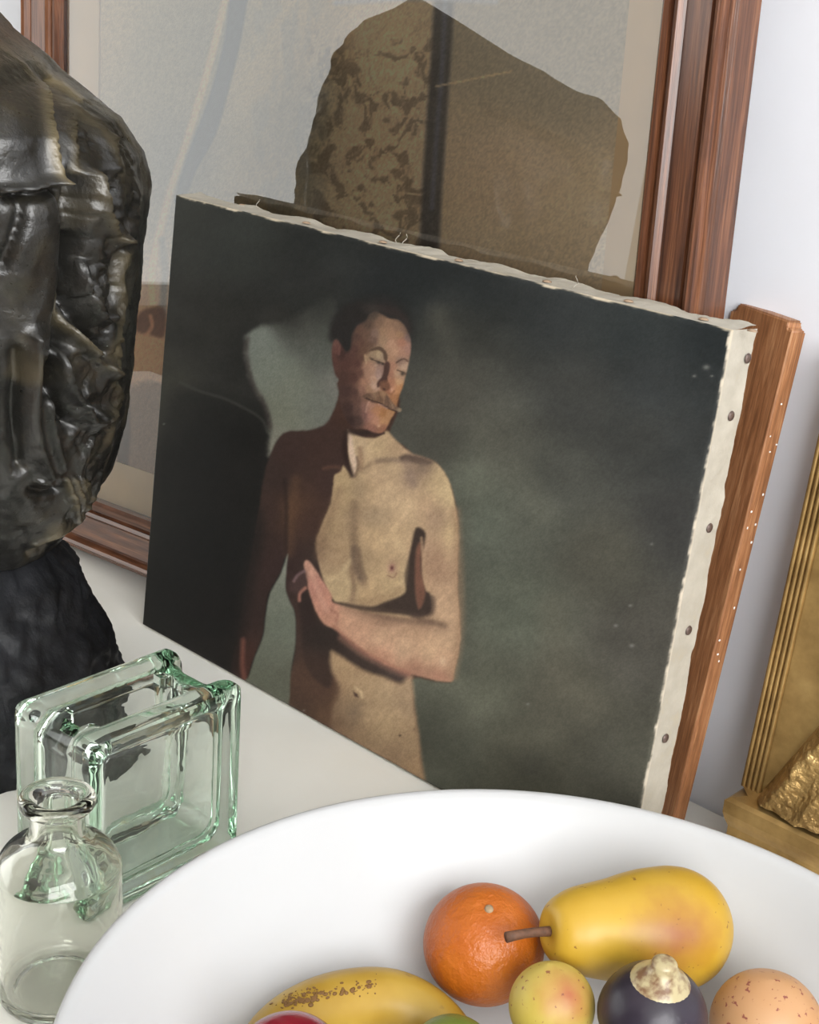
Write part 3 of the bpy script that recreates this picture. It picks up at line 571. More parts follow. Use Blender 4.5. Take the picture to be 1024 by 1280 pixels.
# ------------------------------------------------------------------ large glazed frame leaning on the wall
FLEAN, FROT = math.radians(3.2), math.radians(3.66)
frm = Matrix.Translation((0, 0.052, 0)) @ Matrix.Rotation(-FLEAN, 4, 'X') @ Matrix.Rotation(-FROT, 4, 'Y')
U0, U1, V0, V1 = -0.285, 0.562, 0.0205, 1.30
RW = 0.061
FRN = np.array(frm)
fr = empty('picture_frame', mat4=frm); tag(fr, 'large glazed picture in a moulded dark walnut frame leaning against the wall', 'picture frame')
prof = [(0, .014), (0, .002), (.0035, -.0015), (.0075, -.001), (.0085, .0025), (.0115, .0025), (.013, -.0025), (.0165, -.004), (.019, -.001), (.0205, .0005), (.030, -.001), (.0425, -.003), (.0445, .0005), (.046, -.001), (.0485, -.008), (.0515, -.0095), (.0545, -.008), (.0555, -.002), (.0575, -.001), (.061, .001), (.061, .028), (.004, .028)]
def rail(p0, d, n, length):
    # p0 outer corner start, d direction along the outer edge, n direction towards the picture
    K = 40; vs = []; uv = []
    for i in range(K + 1):
        for w, y in prof:
            wi = RW - w          # distance from the outer edge
            a = wi + (length - 2 * wi) * i / K
            vs.append((p0[0] + d[0] * a + n[0] * wi, y, p0[1] + d[1] * a + n[1] * wi)); uv.append((a, w + y * 0.7))
    M = len(prof)
    fs = [(i * M + j, i * M + (j + 1) % M, (i + 1) * M + (j + 1) % M, (i + 1) * M + j) for i in range(K) for j in range(M)]
    o = mobj('frame_rail', vs, fs, M_FRAME, fr, False, uv=uv)
    bm = bmesh.new(); bm.from_mesh(o.data); bmesh.ops.recalc_face_normals(bm, faces=bm.faces); bm.to_mesh(o.data); bm.free()
rail((U0, V0), (1, 0), (0, 1), U1 - U0); rail((U1, V0), (0, 1), (-1, 0), V1 - V0)
rail((U1, V1), (-1, 0), (0, -1), U1 - U0); rail((U0, V1), (0, -1), (1, 0), V1 - V0)
IU0, IU1, IV0, IV1 = U0 + RW - .003, U1 - RW + .003, V0 + RW - .003, V1 - RW + .003
mobj('glass_pane', [(IU0, .0075, IV0), (IU1, .0075, IV0), (IU1, .0075, IV1), (IU0, .0075, IV1)], [(0, 1, 2, 3)], M_PANE, fr)
SU0, SU1, SV0, SV1 = -0.170, 0.466, 0.128, 1.18
boxobj('backing_board', (IU0, IU1, .018, .022, IV0, IV1), M_BACK, fr)
bm = bmesh.new()
for b in ((IU0, SU0, .012, .0135, IV0, IV1), (SU1, IU1, .012, .0135, IV0, IV1), (SU0, SU1, .012, .0135, IV0, SV0), (SU0, SU1, .012, .0135, SV1, IV1)): addbox(bm, *b)
bobj('mat_board', bm, M_MAT, fr)
NU2, NV2 = 420, 430
vz = np.concatenate([np.linspace(SV0 - .004, 0.70, NV2 - 12), np.linspace(0.71, SV1 + .004, 12)])
u2, v2 = np.meshgrid(np.linspace(SU0 - .004, SU1 + .004, NU2), vz); u2 = u2.ravel(); v2 = v2.ravel()
l2 = np.stack([u2, np.full(len(u2), .0138), v2], 1); w2 = l2 @ FRN[:3, :3].T + FRN[:3, 3]
px2 = P(w2); pr = Pic(px2[:, 0], px2[:, 1])
pr.C = pr.field([(130, 40, (116, 100, 76)), (200, 60, (104, 94, 76)), (260, 60, (100, 92, 78)), (150, 200, (108, 95, 74)), (210, 200, (94, 88, 78)), (320, 100, (124, 108, 84)), (330, 220, (114, 100, 79)), (370, 150, (108, 98, 80)), (400, 40, (122, 106, 82)), (480, 60, (140, 121, 98)), (460, 180, (138, 119, 97)), (480, 290, (134, 116, 94)),
    (620, 60, (112, 101, 85)), (700, 100, (112, 101, 85)), (740, 30, (110, 99, 83)), (650, 220, (130, 114, 95)), (720, 260, (132, 117, 97)), (680, 330, (126, 110, 90)), (180, 440, (140, 110, 84)), (160, 520, (118, 92, 70)), (300, 350, (140, 126, 108)), (500, 500, (120, 100, 80))], None, 30)
sw = fbm(pr.X / 11 + 3 * fbm(pr.X / 30, pr.Y / 30, 3), pr.Y / 11 + 4 * fbm(pr.X / 26 + 9, pr.Y / 26, 3), 5)
reg = sstep(375, 395, pr.X) * sstep(552, 545, pr.X) * sstep(20, 70, pr.Y)
dk = sstep(0.02, 0.14, sw) * reg * 0.5; pr.C = pr.C * (1 - dk[:, None]) + np.array((72, 60, 50)) * dk[:, None]
lt = sstep(0.10, 0.015, np.abs(sw + 0.1)) * reg * 0.25; pr.C = pr.C * (1 - lt[:, None]) + np.array((164, 146, 122)) * lt[:, None]
reg = sstep(285, 320, pr.X) * sstep(420, 380, pr.X); gk = sstep(-0.08, 0.14, fbm(pr.X / 18 + 5, pr.Y / 48, 4)) * reg * 0.55
pr.C = pr.C * (1 - gk[:, None]) + np.array((98, 92, 82)) * gk[:, None]
pr.dab(455, 45, 30, 30, (140, 122, 100), 0.9)
pr.stroke([(284, -10), (262, 80), (236, 168), (214, 235), (200, 290), (190, 340), (192, 395)], 9, (148, 122, 90), 2.5, 0.8)
pr.stroke([(202, 300), (206, 340), (203, 395)], 9, (88, 86, 82), 3, 0.7)
pr.poly([(290, -20), (310, -20), (302, 45), (288, 105), (270, 168), (246, 212), (231, 250), (219, 250), (234, 195), (260, 125), (280, 50)], (58, 60, 64), 2, 0.95)
pr.stroke([(556, -10), (552, 60), (546, 150), (540, 240), (536, 320), (530, 400)], 25, (62, 57, 54), 4, 0.9)
pr.stroke([(557, -10), (553, 80), (546, 170), (540, 260)], 6, (84, 84, 88), 3, 0.5)
pr.stroke([(545, 108), (590, 99), (640, 89)], 2.4, (150, 130, 104), 1.0, 0.7)
pr.stroke([(420, 3), (520, -2), (620, 2)], 6, (116, 116, 120), 4, 0.6)
pr.poly([(176, 390), (205, 385), (205, 420), (186, 418), (170, 412)], (74, 48, 38), 3, 0.9); pr.stroke([(188, 395), (190, 408), (182, 420)], 5, (150, 110, 84), 2, 0.8)
pr.poly([(150, 500), (170, 480), (210, 490), (205, 590), (150, 590)], (84, 62, 46), 4, 0.9, True, 4)
pr.poly([(150, 500), (162, 496), (160, 585), (146, 588)], (48, 34, 30), 3, 0.9)
pr.C *= (1 + 0.12 * fbm(pr.X / 3, pr.Y / 3.5, 3) + 0.12 * (_rng.rand(len(pr.X)) - 0.5))[:, None]
mobj('print', l2, gridfaces(NU2, NV2), M_PRINT, fr, False, col=np.clip(s2l(np.clip(pr.C, 0, 255)) * np.array((4.0, 4.35, 4.7)), 0, 1))

# ------------------------------------------------------------------ wooden bar
bt = np.array([0.5596, 0.1000, 0.0213]); tp = np.array([0.5745, 0.1345, 0.4060])
ax = (tp - bt) / np.linalg.norm(tp - bt)
bot = bt - ax * (bt[2] / ax[2]); Lb = np.linalg.norm(tp - bot) + 0.002
xd = np.array([1.0, 0, 0]) - ax * ax[0]; xd /= np.linalg.norm(xd); yd = np.cross(ax, xd)
BW, BT = 0.066, 0.0145
_al = math.radians(17); xd, yd = xd * math.cos(_al) - yd * math.sin(_al), yd * math.cos(_al) + xd * math.sin(_al)
mb = Matrix([[xd[0], yd[0], ax[0], bot[0]], [xd[1], yd[1], ax[1], bot[1]], [xd[2], yd[2], ax[2], bot[2] + 0.002], [0, 0, 0, 1]])
bm = bmesh.new(); addbox(bm, -BW, 0, 0, BT, 0, Lb)
_te = [e for e in bm.edges if abs(e.verts[0].co.y - e.verts[1].co.y) > .01 and e.verts[0].co.z > Lb - .001]
bmesh.ops.bevel(bm, geom=_te, offset=.006, segments=5, affect='EDGES')
bmesh.ops.bevel(bm, geom=[e for e in bm.edges if len(e.link_faces) == 2 and e.calc_face_angle(0) > .6], offset=.0014, segments=2, affect='EDGES')
bar = bobj('wooden_bar', bm, M_BAR, None, True); bar.matrix_world = mb
me = bar.data; ul = me.uv_layers.new(name='UVMap')
for lp in me.loops:
    c = me.vertices[lp.vertex_index].co; ul.data[lp.index].uv = (c.z, c.x + c.y)
md = bar.modifiers.new('wn', 'WEIGHTED_NORMAL')
fk = bmesh.new(); _rb = random.Random(3)
for _ in range(14):
    z_ = _rb.uniform(.08, .36); M_ = Matrix.Translation((0.0001, _rb.uniform(.003, .012), z_)) @ Matrix.Diagonal((.0003, .0006 + .0005 * _rb.random(), .0006 + .0006 * _rb.random(), 1))
    bmesh.ops.create_uvsphere(fk, u_segments=6, v_segments=4, radius=1.0, matrix=M_)
fk_ = bobj('paint_flecks', fk, M_WHITE, bar); fk_['kind'] = 'stuff'; fk_['label'] = 'tiny white paint flecks'
tag(bar, 'plain brown hardwood bar leaning on the wall behind the right edge of the canvas', 'wooden bar')

# ------------------------------------------------------------------ gilt relief plaque
GX, GW = 0.6115, 0.24
gd = empty('gilt_relief', (GX, 0.0785, 0)); tag(gd, 'gilded relief plaque with fluted border, draped figure and stepped base', 'relief')
bprof = [(0.004, 0.0), (0.004, .041), (0.0015, .047), (0, .0525), (0, .0625), (.003, .0650), (.012, .0668), (.0195, .0695)]   # (depth inset, z)
def base_mesh():
    vs = []; B = 0.066
    for ins, z in bprof: vs += [(ins * (1 if z < .069 else .1), ins, z), (GW - ins * .6, ins, z), (GW - ins * .6, B, z), (ins * (1 if z < .069 else .1), B, z)]
    fs = []
    for i in range(len(bprof) - 1):
        for k in range(4): fs.append((i * 4 + k, i * 4 + (k + 1) % 4, (i + 1) * 4 + (k + 1) % 4, (i + 1) * 4 + k))
    fs.append((3, 2, 1, 0)); n = (len(bprof) - 1) * 4; fs.append((n, n + 1, n + 2, n + 3)); return vs, fs
v_, f_ = base_mesh(); mobj('plinth', v_, f_, M_GOLD, gd)
GL = math.tan(math.radians(5.5)); GH = 0.40
def gp(x, d, z): return (x, 0.0205 + (z - .068) * GL - d, z)
bm = bmesh.new()
vs = [gp(.001, 0, .068), gp(GW - .001, 0, .068), gp(GW - .001, 0, GH), gp(.001, 0, GH)]; vs += [(a, b + .018, c) for a, b, c in vs]
mobj('panel', vs, [(0, 1, 2, 3), (5, 4, 7, 6), (1, 5, 6, 2), (4, 0, 3, 7), (3, 2, 6, 7), (4, 5, 1, 0)], M_GOLD, gd)
def flute(x, w):
    K = 10; v = []; zz = (.0690, GH - .005)
    for z in zz:
        for k in range(K + 1):
            a = math.pi * k / K; v.append(gp(x + w / 2 - math.cos(a) * w / 2, .0005 + math.sin(a) * .0024, z))
    mobj('border_bead', v, [(k, k + 1, K + 2 + k, K + 1 + k) for k in range(K)], M_GOLD, gd, True)
for k in range(4):
    flute(.0012 + k * .0042, .0040); flute(GW - .018 + k * .0042, .0040)
# draped figure modelled in relief
n1, n2 = 240, 300
gx, gz = np.meshgrid(np.linspace(.019, GW - .019, n1), np.linspace(.0690, .35, n2)); gx = gx.ravel(); gz = gz.ravel()
cxx = GW / 2
slope = (gx - .018) * 2.1 - (gz - .070)                     # mantle rising from the lower left
slope2 = (GW - .018 - gx) * 2.1 - (gz - .070)
mass = np.minimum(slope, slope2); torso = .030 - np.abs(gx - cxx) + np.where(gz > .24, -.35 * np.maximum(0, gz - .30), 0)
hd = .022 - np.sqrt((gx - cxx) ** 2 + ((gz - .335) * .8) ** 2); sh = np.maximum(np.minimum(mass, .05), np.maximum(np.minimum(torso, .3 - gz + .02), hd))
hgt = .014 * sstep(0, .030, sh) + .003 * sstep(0, .003, sh)
fold = np.abs(np.sin((gx * .95 - gz * .40) * 85 + 3 * fbm(gx * 30, gz * 30, 3)))
hgt = hgt + sstep(0, .006, sh) * (.0045 * (1 - fold) + .0050 * fbm(gx * 130, gz * 130, 4) + .0035 * np.abs(fbm(gx * 220, gz * 160, 3)))
dpt = np.where(sh > -.004, hgt, -.002) - .0006 * (sh <= 0)
gv = np.array([gp(a, d, c) for a, d, c in zip(gx, dpt, gz)])
mobj('draped_figure', gv, gridfaces(n1, n2), M_GOLDR, gd, True)

# ------------------------------------------------------------------ bronze torso on its rock
E1 = np.array([.7209, .6930, 0]); E2 = np.array([.6930, -.7209, 0]); EZ = np.array([0, 0, 1.0])
ACT = np.array([(.13, -.12), (.50, -.12), (.56, -.138), (.63, -.175)])
TAB = np.array([  # z, a_right, b_min, b_max
    (.132, -.085, .110, .200), (.140, -.060, .095, .225), (.151, -.040, .085, .240), (.172, -.023, .068, .252), (.201, -.004, .050, .270), (.2275, .0046, .038, .282), (.260, .0155, .030, .292), (.3035, .025, .021, .310), (.355, .031, .014, .322),
    (.411, .036, .013, .328), (.448, .0375, .0135, .338), (.474, .032, .0145, .344), (.500, .015, .018, .346), (.517, -.0145, .021, .345), (.529, -.036, .024, .338), (.540, -.047, .028, .334), (.5585, -.078, .035, .310), (.5610, -.082, .036, .286), (.577, -.102, .044, .248), (.585, -.112, .050, .220), (.600, -.134, .062, .185), (.615, -.152, .085, .150), (.628, -.170, .100, .118), (.630, -.1749, .109, .1095)])
TAB[:, 1] -= np.interp(TAB[:, 0], [.13, .2, .35, .52, .6], [.0, .005, .010, .012, .0])
NTH, NZ = 340, 330
zs = np.linspace(.132, .630, NZ); ar = np.interp(zs, TAB[:, 0], TAB[:, 1]); b0 = np.interp(zs, TAB[:, 0], TAB[:, 2]); b1 = np.interp(zs, TAB[:, 0], TAB[:, 3])
th = np.linspace(0, 2 * np.pi, NTH, endpoint=False); TH, ZI = np.meshgrid(th, np.arange(NZ)); TH = TH.ravel(); ZI = ZI.ravel()
AC = np.interp(zs, ACT[:, 0], ACT[:, 1])[ZI]
A = ar[ZI] - AC; B = (b1 - b0)[ZI] / 2; BC = (b1 + b0)[ZI] / 2
ct, st = np.cos(TH), np.sin(TH); pw = 0.86
ex = np.sign(ct) * np.abs(ct) ** pw; ey = np.sign(st) * np.abs(st) ** pw
zz = zs[ZI]
pos = (AC + A * ex)[:, None] * E1 + (BC + B * ey)[:, None] * E2 + zz[:, None] * EZ
outn = (ct / np.maximum(A, .01))[:, None] * E1 + (st / np.maximum(B, .01))[:, None] * E2; outn /= np.linalg.norm(outn, axis=1)[:, None]
tocam = CAMPOS - pos; tocam /= np.linalg.norm(tocam, axis=1)[:, None]; fac = (outn * tocam).sum(1)
wgt = sstep(-0.25, 0.15, fac)
q = P(pos); QX, QY = q[:, 0], q[:, 1]
disp = np.zeros(len(pos)); pat = np.zeros(len(pos))
def pdist(pts):
    p = crom(pts, 5, False); best = np.full(len(QX), 1e9)
    for a, b in zip(p[:-1], p[1:]):
        e = b - a; t = np.clip(((QX - a[0]) * e[0] + (QY - a[1]) * e[1]) / (e @ e + 1e-9), 0, 1)
        best = np.minimum(best, np.hypot(QX - a[0] - t * e[0], QY - a[1] - t * e[1]))
    return best
def ridge(pts, w, h, pt=0.0):
    global disp, pat
    g = np.exp(-(pdist(pts) / (w * .95)) ** 1.25); disp = disp + 1.6 * h * g * wgt
    if pt: pat = np.maximum(pat, pt * np.exp(-(pdist(pts) / (w * 0.8)) ** 2) * wgt)
def blob(x, y, rx, ry, h, ang=0.0):
    global disp
    c, s = math.cos(ang), math.sin(ang); u = ((QX - x) * c + (QY - y) * s) / rx; v = (-(QX - x) * s + (QY - y) * c) / ry
    disp = disp + h * np.exp(-(u * u + v * v)) * wgt
ridge([(48, 112), (52, 150), (60, 190), (72, 226)], 7, .007, .8)
ridge([(62, 100), (66, 130), (76, 180), (82, 240), (86, 310), (80, 380), (72, 440), (60, 490)], 5, -.016)
ridge([(58, 95), (80, 112), (96, 124)], 6, .007, .7)
ridge([(0, 236), (30, 234), (60, 226), (78, 226)], 5, .008); ridge([(8, 246), (40, 244), (74, 240)], 5, -.008)
blob(20, 160, 34, 60, .008); blob(30, 300, 34, 60, .010, 0.1); ridge([(0, 330), (18, 280), (26, 240)], 6, -.006)
blob(98, 250, 10, 60, -.018); ridge([(100, 300), (92, 360), (84, 430)], 8, -.016)
ridge([(112, 215), (116, 245), (128, 280), (140, 298), (148, 300)], 6, .009, .25); blob(140, 240, 14, 46, -.012, -0.35)
ridge([(150, 296), (150, 265), (146, 225), (132, 170)], 6, .004)
ridge([(140, 182), (162, 195), (166, 232), (168, 262), (164, 290)], 5, .005); ridge([(86, 130), (110, 145), (130, 170)], 6, .005); ridge([(90, 150), (96, 190), (100, 215)], 5, .005, .3)
ridge([(158, 318), (154, 345), (152, 385), (146, 430), (146, 470)], 5, .006, .3); ridge([(152, 320), (146, 370), (138, 400)], 6, -.008)
ridge([(104, 330), (112, 370), (128, 400), (142, 395)], 6, .007); ridge([(84, 350), (86, 395), (100, 420), (118, 440)], 6, .009, .35); ridge([(96, 380), (108, 410), (128, 440)], 6, -.009)
ridge([(76, 440), (84, 480), (104, 510), (110, 525), (130, 520)], 6, .008); ridge([(62, 460), (70, 500), (88, 530)], 6, -.009)
ridge([(42, 420), (40, 500), (42, 550), (56, 592)], 9, .010); ridge([(22, 440), (20, 510), (24, 580)], 7, -.009); ridge([(60, 490), (64, 540), (74, 585)], 6, .006)
ridge([(118, 450), (140, 470), (148, 500), (128, 530)], 5, .006, .2); blob(120, 500, 18, 20, -.006); ridge([(45, 600), (62, 604), (70, 598)], 4, .005); ridge([(38, 612), (60, 616), (76, 612)], 5, -.006)
for k, xx in enumerate((84, 92, 100, 108)): ridge([(xx, 600), (xx + 6, 625), (xx + 8, 650)], 3.2, .004, .35)
ridge([(40, 680), (70, 665), (100, 650)], 5, .005, .2); ridge([(36, 692), (60, 680)], 6, -.006); blob(20, 600, 22, 50, .006); blob(10, 690, 20, 20, .004)
pa = pos @ E1; pb_ = pos @ E2; wc = np.abs(ct) ** 2; ws = 1 - wc
def n2(f, o, sx=1.0): return wc * fbm(pb_ * f * sx + 11, zz * f + 5, o) + ws * fbm(pa * f * sx + 37, zz * f + 71, o)
lump = n2(18, 4, 1.5); fine = n2(75, 4, 1.4); pit = -np.abs(n2(110, 3, 1.6)) * (0.35 + 0.65 * sstep(70, 130, QX) * wgt)
warp = .5 * fbm(pb_ * 14 + 3, zz * 10, 3)
rid = (1 - 2 * np.abs(wc * fbm(pb_ * 34 + 2 * warp + 9, zz * 9 + warp, 3) + ws * fbm(pa * 34 + 51, zz * 9, 3))) ** 4
disp = disp + (rid - .45) * (.0075 * sstep(78, 112, QX) * sstep(105, 150, QY) * wgt + .0030 * sstep(225, 260, QY) * wgt + .006 * (1 - wgt))
crk = np.abs(wc * fbm(pb_ * 62 + 21, zz * 40, 3) + ws * fbm(pa * 62 + 5, zz * 40, 3)); disp = disp - .004 * sstep(.06, .0, crk) * sstep(60, 120, QX) * wgt
taper = np.clip((.63 - zz) / .03, 0.1, 1) * np.clip((zz - .125) / .02, 0.15, 1)
limb = 1 - 0.88 * np.exp(-(fac / 0.30) ** 2)
disp = disp * limb + (.014 * lump * (1 - .6 * wgt) + .006 * lump * wgt + .0036 * fine + .0050 * pit) * (0.4 + 0.6 * limb)
back = 1 - wgt
disp = disp + back * (.006 * np.sin(TH * 7 + zz * 20) + .004 * np.sin(TH * 13 - zz * 30))
pos = pos + outn * (disp * taper)[:, None]
pat = np.clip(pat * (0.6 + 1.2 * (fine + .3)) + 0.35 * sstep(.08, .22, lump) * 0.6, 0, 1)
br0 = np.array([0.055, -0.215, 0.0])
br = empty('bronze_sculpture', tuple(br0)); tag(br, 'dark bronze draped torso mounted on a rough black rock', 'sculpture')
n0 = len(pos); pv = np.vstack([pos - br0, (pos[:NTH].mean(0) - br0)[None], (pos[-NTH:].mean(0) - br0)[None]])
ff = [tuple(f) for f in gridfaces(NTH, NZ, True)] + [(n0, (k + 1) % NTH, k) for k in range(NTH)] + [(n0 + 1, (NZ - 1) * NTH + k, (NZ - 1) * NTH + (k + 1) % NTH) for k in range(NTH)]
pcol = np.repeat(np.concatenate([pat, [0, 0]])[:, None], 3, 1)
ts = mobj('torso', pv, ff, M_BRONZE, br, True, col=pcol); 
RT = np.array([(.0, .022, .045, .338), (.03, .016, .045, .338), (.054, .009, .05, .332), (.074, .004, .058, .322), (.09, -.0075, .066, .310), (.111, -.017, .076, .292), (.130, -.025, .09, .268), (.141, -.037, .10, .250), (.156, -.052, .115, .225), (.164, -.075, .13, .20)])
AC = -0.12
nt, nz = 150, 70; zr = np.linspace(0, .164, nz); ar = np.interp(zr, RT[:, 0], RT[:, 1]); b0 = np.interp(zr, RT[:, 0], RT[:, 2]); b1 = np.interp(zr, RT[:, 0], RT[:, 3])
TH, ZI = np.meshgrid(np.linspace(0, 2 * np.pi, nt, endpoint=False), np.arange(nz)); TH = TH.ravel(); ZI = ZI.ravel(); zz = zr[ZI]
A = ar[ZI] - AC; B = (b1 - b0)[ZI] / 2; BC = (b1 + b0)[ZI] / 2
pos = (AC + A * np.cos(TH))[:, None] * E1 + (BC + B * np.sin(TH))[:, None] * E2 + zz[:, None] * EZ
on = np.cos(TH)[:, None] * E1 + np.sin(TH)[:, None] * E2
fac_n = np.abs(fbm(np.cos(TH) * 5 + zz * 26, np.sin(TH) * 5 + zz * 30 + 20, 3)) * 2; fin = fbm(np.cos(TH) * 16 + zz * 100, np.sin(TH) * 16 - zz * 80, 3)
pos = pos + on * (.012 * (fac_n - .3) * 1.0 + .004 * fin)[:, None]
n0 = nt * nz; pv = np.vstack([pos - br0, (pos[:nt].mean(0) - br0)[None], (pos[-nt:].mean(0) - br0)[None]])
ff = [tuple(f) for f in gridfaces(nt, nz, True)] + [(n0, (k + 1) % nt, k) for k in range(nt)] + [(n0 + 1, (nz - 1) * nt + k, (nz - 1) * nt + (k + 1) % nt) for k in range(nt)]
mobj('rock_base', pv, ff, M_ROCK, br, True)

# ------------------------------------------------------------------ glass block
ya = math.radians(92.75); BKW, BKD = 0.1377, 0.0828
av = np.array([math.cos(ya), math.sin(ya), 0]); nv_ = np.array([-math.sin(ya), math.cos(ya), 0])
ctr = np.array([.3585, -.1757, 0]) - av * BKW / 2
mk4 = Matrix([[nv_[0], av[0], 0, ctr[0]], [nv_[1], av[1], 0, ctr[1]], [0, 0, 1, BKW / 2 + .0004], [0, 0, 0, 1]])
def rsq(h, r, n=8):
    out = []
    for cx_, cy_, a0 in ((1, 1, 0), (-1, 1, 90), (-1, -1, 180), (1, -1, 270)):
        for k in range(n + 1):
            a = math.radians(a0 + 90 * k / n); out.append((cx_ * (h - r) + r * math.cos(a), cy_ * (h - r) + r * math.sin(a)))
    return out
def loft(rows):
    vs = []; fs = []; N = None
    for s, h, r in rows:
        lp = rsq(h, r); N = len(lp); vs += [(s, a, b) for a, b in lp]
    for i in range(len(rows) - 1):
        for k in range(N): fs.append((i * N + k, i * N + (k + 1) % N, (i + 1) * N + (k + 1) % N, (i + 1) * N + k))
    fs.append(tuple(range(N - 1, -1, -1))); fs.append(tuple((len(rows) - 1) * N + k for k in range(N))); return vs, fs
H2 = BKW / 2; D = BKD
half = [(.0045, .050, .006), (.004, .053, .007), (.0018, .0565, .008), (.0002, .060, .009), (.0, .0635, .009), (.0006, .0668, .008), (.003, .0686, .007), (.006, H2, .007), (.011, H2, .007), (.0140, .0684, .008), (.0175, .0672, .009), (.0205, .0650, .011), (.024, .0637, .013), (.030, .0632, .014)]
rows = half + [(D - s, h, r) for s, h, r in reversed(half)]
def tmp(name, v, f):
    o = mobj(name, v, f, M_BLOCK, None); bm = bmesh.new(); bm.from_mesh(o.data); bmesh.ops.recalc_face_normals(bm, faces=bm.faces); bm.to_mesh(o.data); bm.free(); return o
ob = tmp('glass_block', *loft(rows))
ch_ = [(.0105, .0460, .012), (.0115, .0510, .014), (.0140, .0540, .015), (.020, .0552, .016)]
cavity = tmp('cavity_cutter', *loft(ch_ + [(D - s, h, r) for s, h, r in reversed(ch_)]))
bm = bmesh.new(); addbox(bm, .0225, D - .0225, -.050, .046, .035, .09)
bmesh.ops.bevel(bm, geom=[e for e in bm.edges if abs(e.verts[0].co.z - e.verts[1].co.z) > .01], offset=.010, segments=5, affect='EDGES')
slot = bobj('slot_cutter', bm, M_BLOCK)
for cut in (cavity, slot):
    md = ob.modifiers.new('cut', 'BOOLEAN'); md.operation = 'DIFFERENCE'; md.object = cut; md.solver = 'EXACT'
dg = bpy.context.evaluated_depsgraph_get(); nm = bpy.data.meshes.new_from_object(ob.evaluated_get(dg))
ob.modifiers.clear(); ob.data = nm
for c in (cavity, slot): bpy.data.objects.remove(c)
bm = bmesh.new(); bm.from_mesh(nm); bmesh.ops.remove_doubles(bm, verts=bm.verts, dist=1e-5); bm.to_mesh(nm); bm.free()
nm.polygons.foreach_set('use_smooth', [True] * len(nm.polygons)); nm.set_sharp_from_angle(angle=math.radians(38))
ob.matrix_world = mk4
tag(ob, 'hollow square greenish glass block with a slot cut in its top', 'glass block')

# ------------------------------------------------------------------ glass bottle
bb = Uz((75, 1238)); 
prof_b = [(0, .004), (.024, .0025), (.030, 0), (.0355, .0008), (.038, .004), (.039, .011), (.039, .050), (.0388, .088), (.0372, .0965), (.032, .1045), (.0235, .1105), (.0185, .1145), (.0168, .119), (.0165, .130), (.0175, .134), (.0222, .1362), (.0232, .1390), (.0226, .1418), (.0198, .1436), (.0165, .1432),
    (.0132, .1405), (.0119, .135), (.0118, .121), (.0135, .1135), (.0195, .107), (.0285, .1005), (.0345, .0930), (.0360, .0860), (.0362, .050), (.0358, .014), (.033, .0085), (.022, .0085), (0, .0105)]
pp = crom(prof_b, 3, False); pp[:, 0] = np.maximum(pp[:, 0], 0); pp[0, 0] = 0; pp[-1, 0] = 0
v_, f_ = lathe([tuple(x) for x in pp], 72)
bo = mobj('glass_bottle', v_, f_, M_BOTTLE, None, True, loc=(bb[0], bb[1], 0.0))
bm = bmesh.new(); bm.from_mesh(bo.data); bmesh.ops.recalc_face_normals(bm, faces=bm.faces); bm.to_mesh(bo.data); bm.free()
tag(bo, 'small clear glass bottle with flared lip beside the glass block', 'bottle')

# ------------------------------------------------------------------ bowl
BC0 = np.array([.7330, -.2890, 0]); BR, BZ = .2500, .120
def zin(r): return .010 + .1055 * np.clip((np.asarray(r) - .085) / (BR - .0095 - .085), 0, None) ** 2.5
inner = [(r, float(zin(r))) for r in np.concatenate([np.linspace(0, .085, 6), np.linspace(.095, BR - .0095, 22)])]
outer = [(BR - .0065, BZ - .0008), (BR - .003, BZ), (BR - .0008, BZ - .001), (BR, BZ - .0035), (BR - .001, BZ - .007)]
r_o = np.linspace(BR - .004, .10, 20); outer += [(r, float(zin(r - .004)) - .008) for r in r_o if zin(r - .004) - .008 > .006] + [(.098, .006), (.096, .0), (.088, .0), (.085, .005), (0, .005)]
v_, f_ = lathe(inner + outer, 160)
bw = mobj('fruit_bowl', v_, f_, M_CERAMIC, None, True, loc=tuple(BC0))
bm = bmesh.new(); bm.from_mesh(bw.data); bmesh.ops.recalc_face_normals(bm, faces=bm.faces); bm.to_mesh(bw.data); bm.free()
tag(bw, 'wide shallow glossy white ceramic bowl holding fruit', 'bowl')
INR = np.linspace(0, BR - .01, 400); INZ = zin(INR)
def bowl_gap(c):
    r = math.hypot(c[0] - BC0[0], c[1] - BC0[1]); d = np.hypot(INR - r, INZ - c[2]).min(); return d if c[2] > zin(r) else -d
def rest(pxy, wpx, sc=1.0, lift=0.0):
    """centre and radius of a round fruit seen at pxy with width wpx, lying on the bowl's inside"""
    d = ray(pxy); lo, hi = .3, 1.4
    for _ in range(60):
        t = (lo + hi) / 2; c = CAMPOS + d * t; r = wpx / 2 / FPX * depth(c)
        if bowl_gap(c) > r * sc + lift: lo = t
        else: hi = t
    c = CAMPOS + d * lo; return c, wpx / 2 / FPX * depth(c)
SOLIDS = []          # spheres already occupied by fruit: (centre, radius)
def nest(pxy, wpx, fat=1.0):
    """like rest(), then slid towards the viewer until it only touches the fruit it leans on"""
    c, r = rest(pxy, wpx); d = ray(pxy); t = float((c - CAMPOS) @ d / (d @ d))
    while t > .3:
        c = CAMPOS + d * t; r = wpx / 2 / FPX * depth(c)
        if all(np.linalg.norm(c - q_) > r * fat + s_ + .0006 for q_, s_ in SOLIDS): break
        t -= .0008
    SOLIDS.append((c, r * fat)); return c, r
def look(zdir):
    z = Vector(zdir).normalized(); return z.to_track_quat('Z', 'Y').to_matrix()
def on_sphere(pxy, c, r):
    d = ray(pxy); d = d / np.linalg.norm(d); o = CAMPOS - c; b = o @ d; h = b * b - (o @ o - r * r)
    t = -b - math.sqrt(max(h, 0)); return CAMPOS + d * t
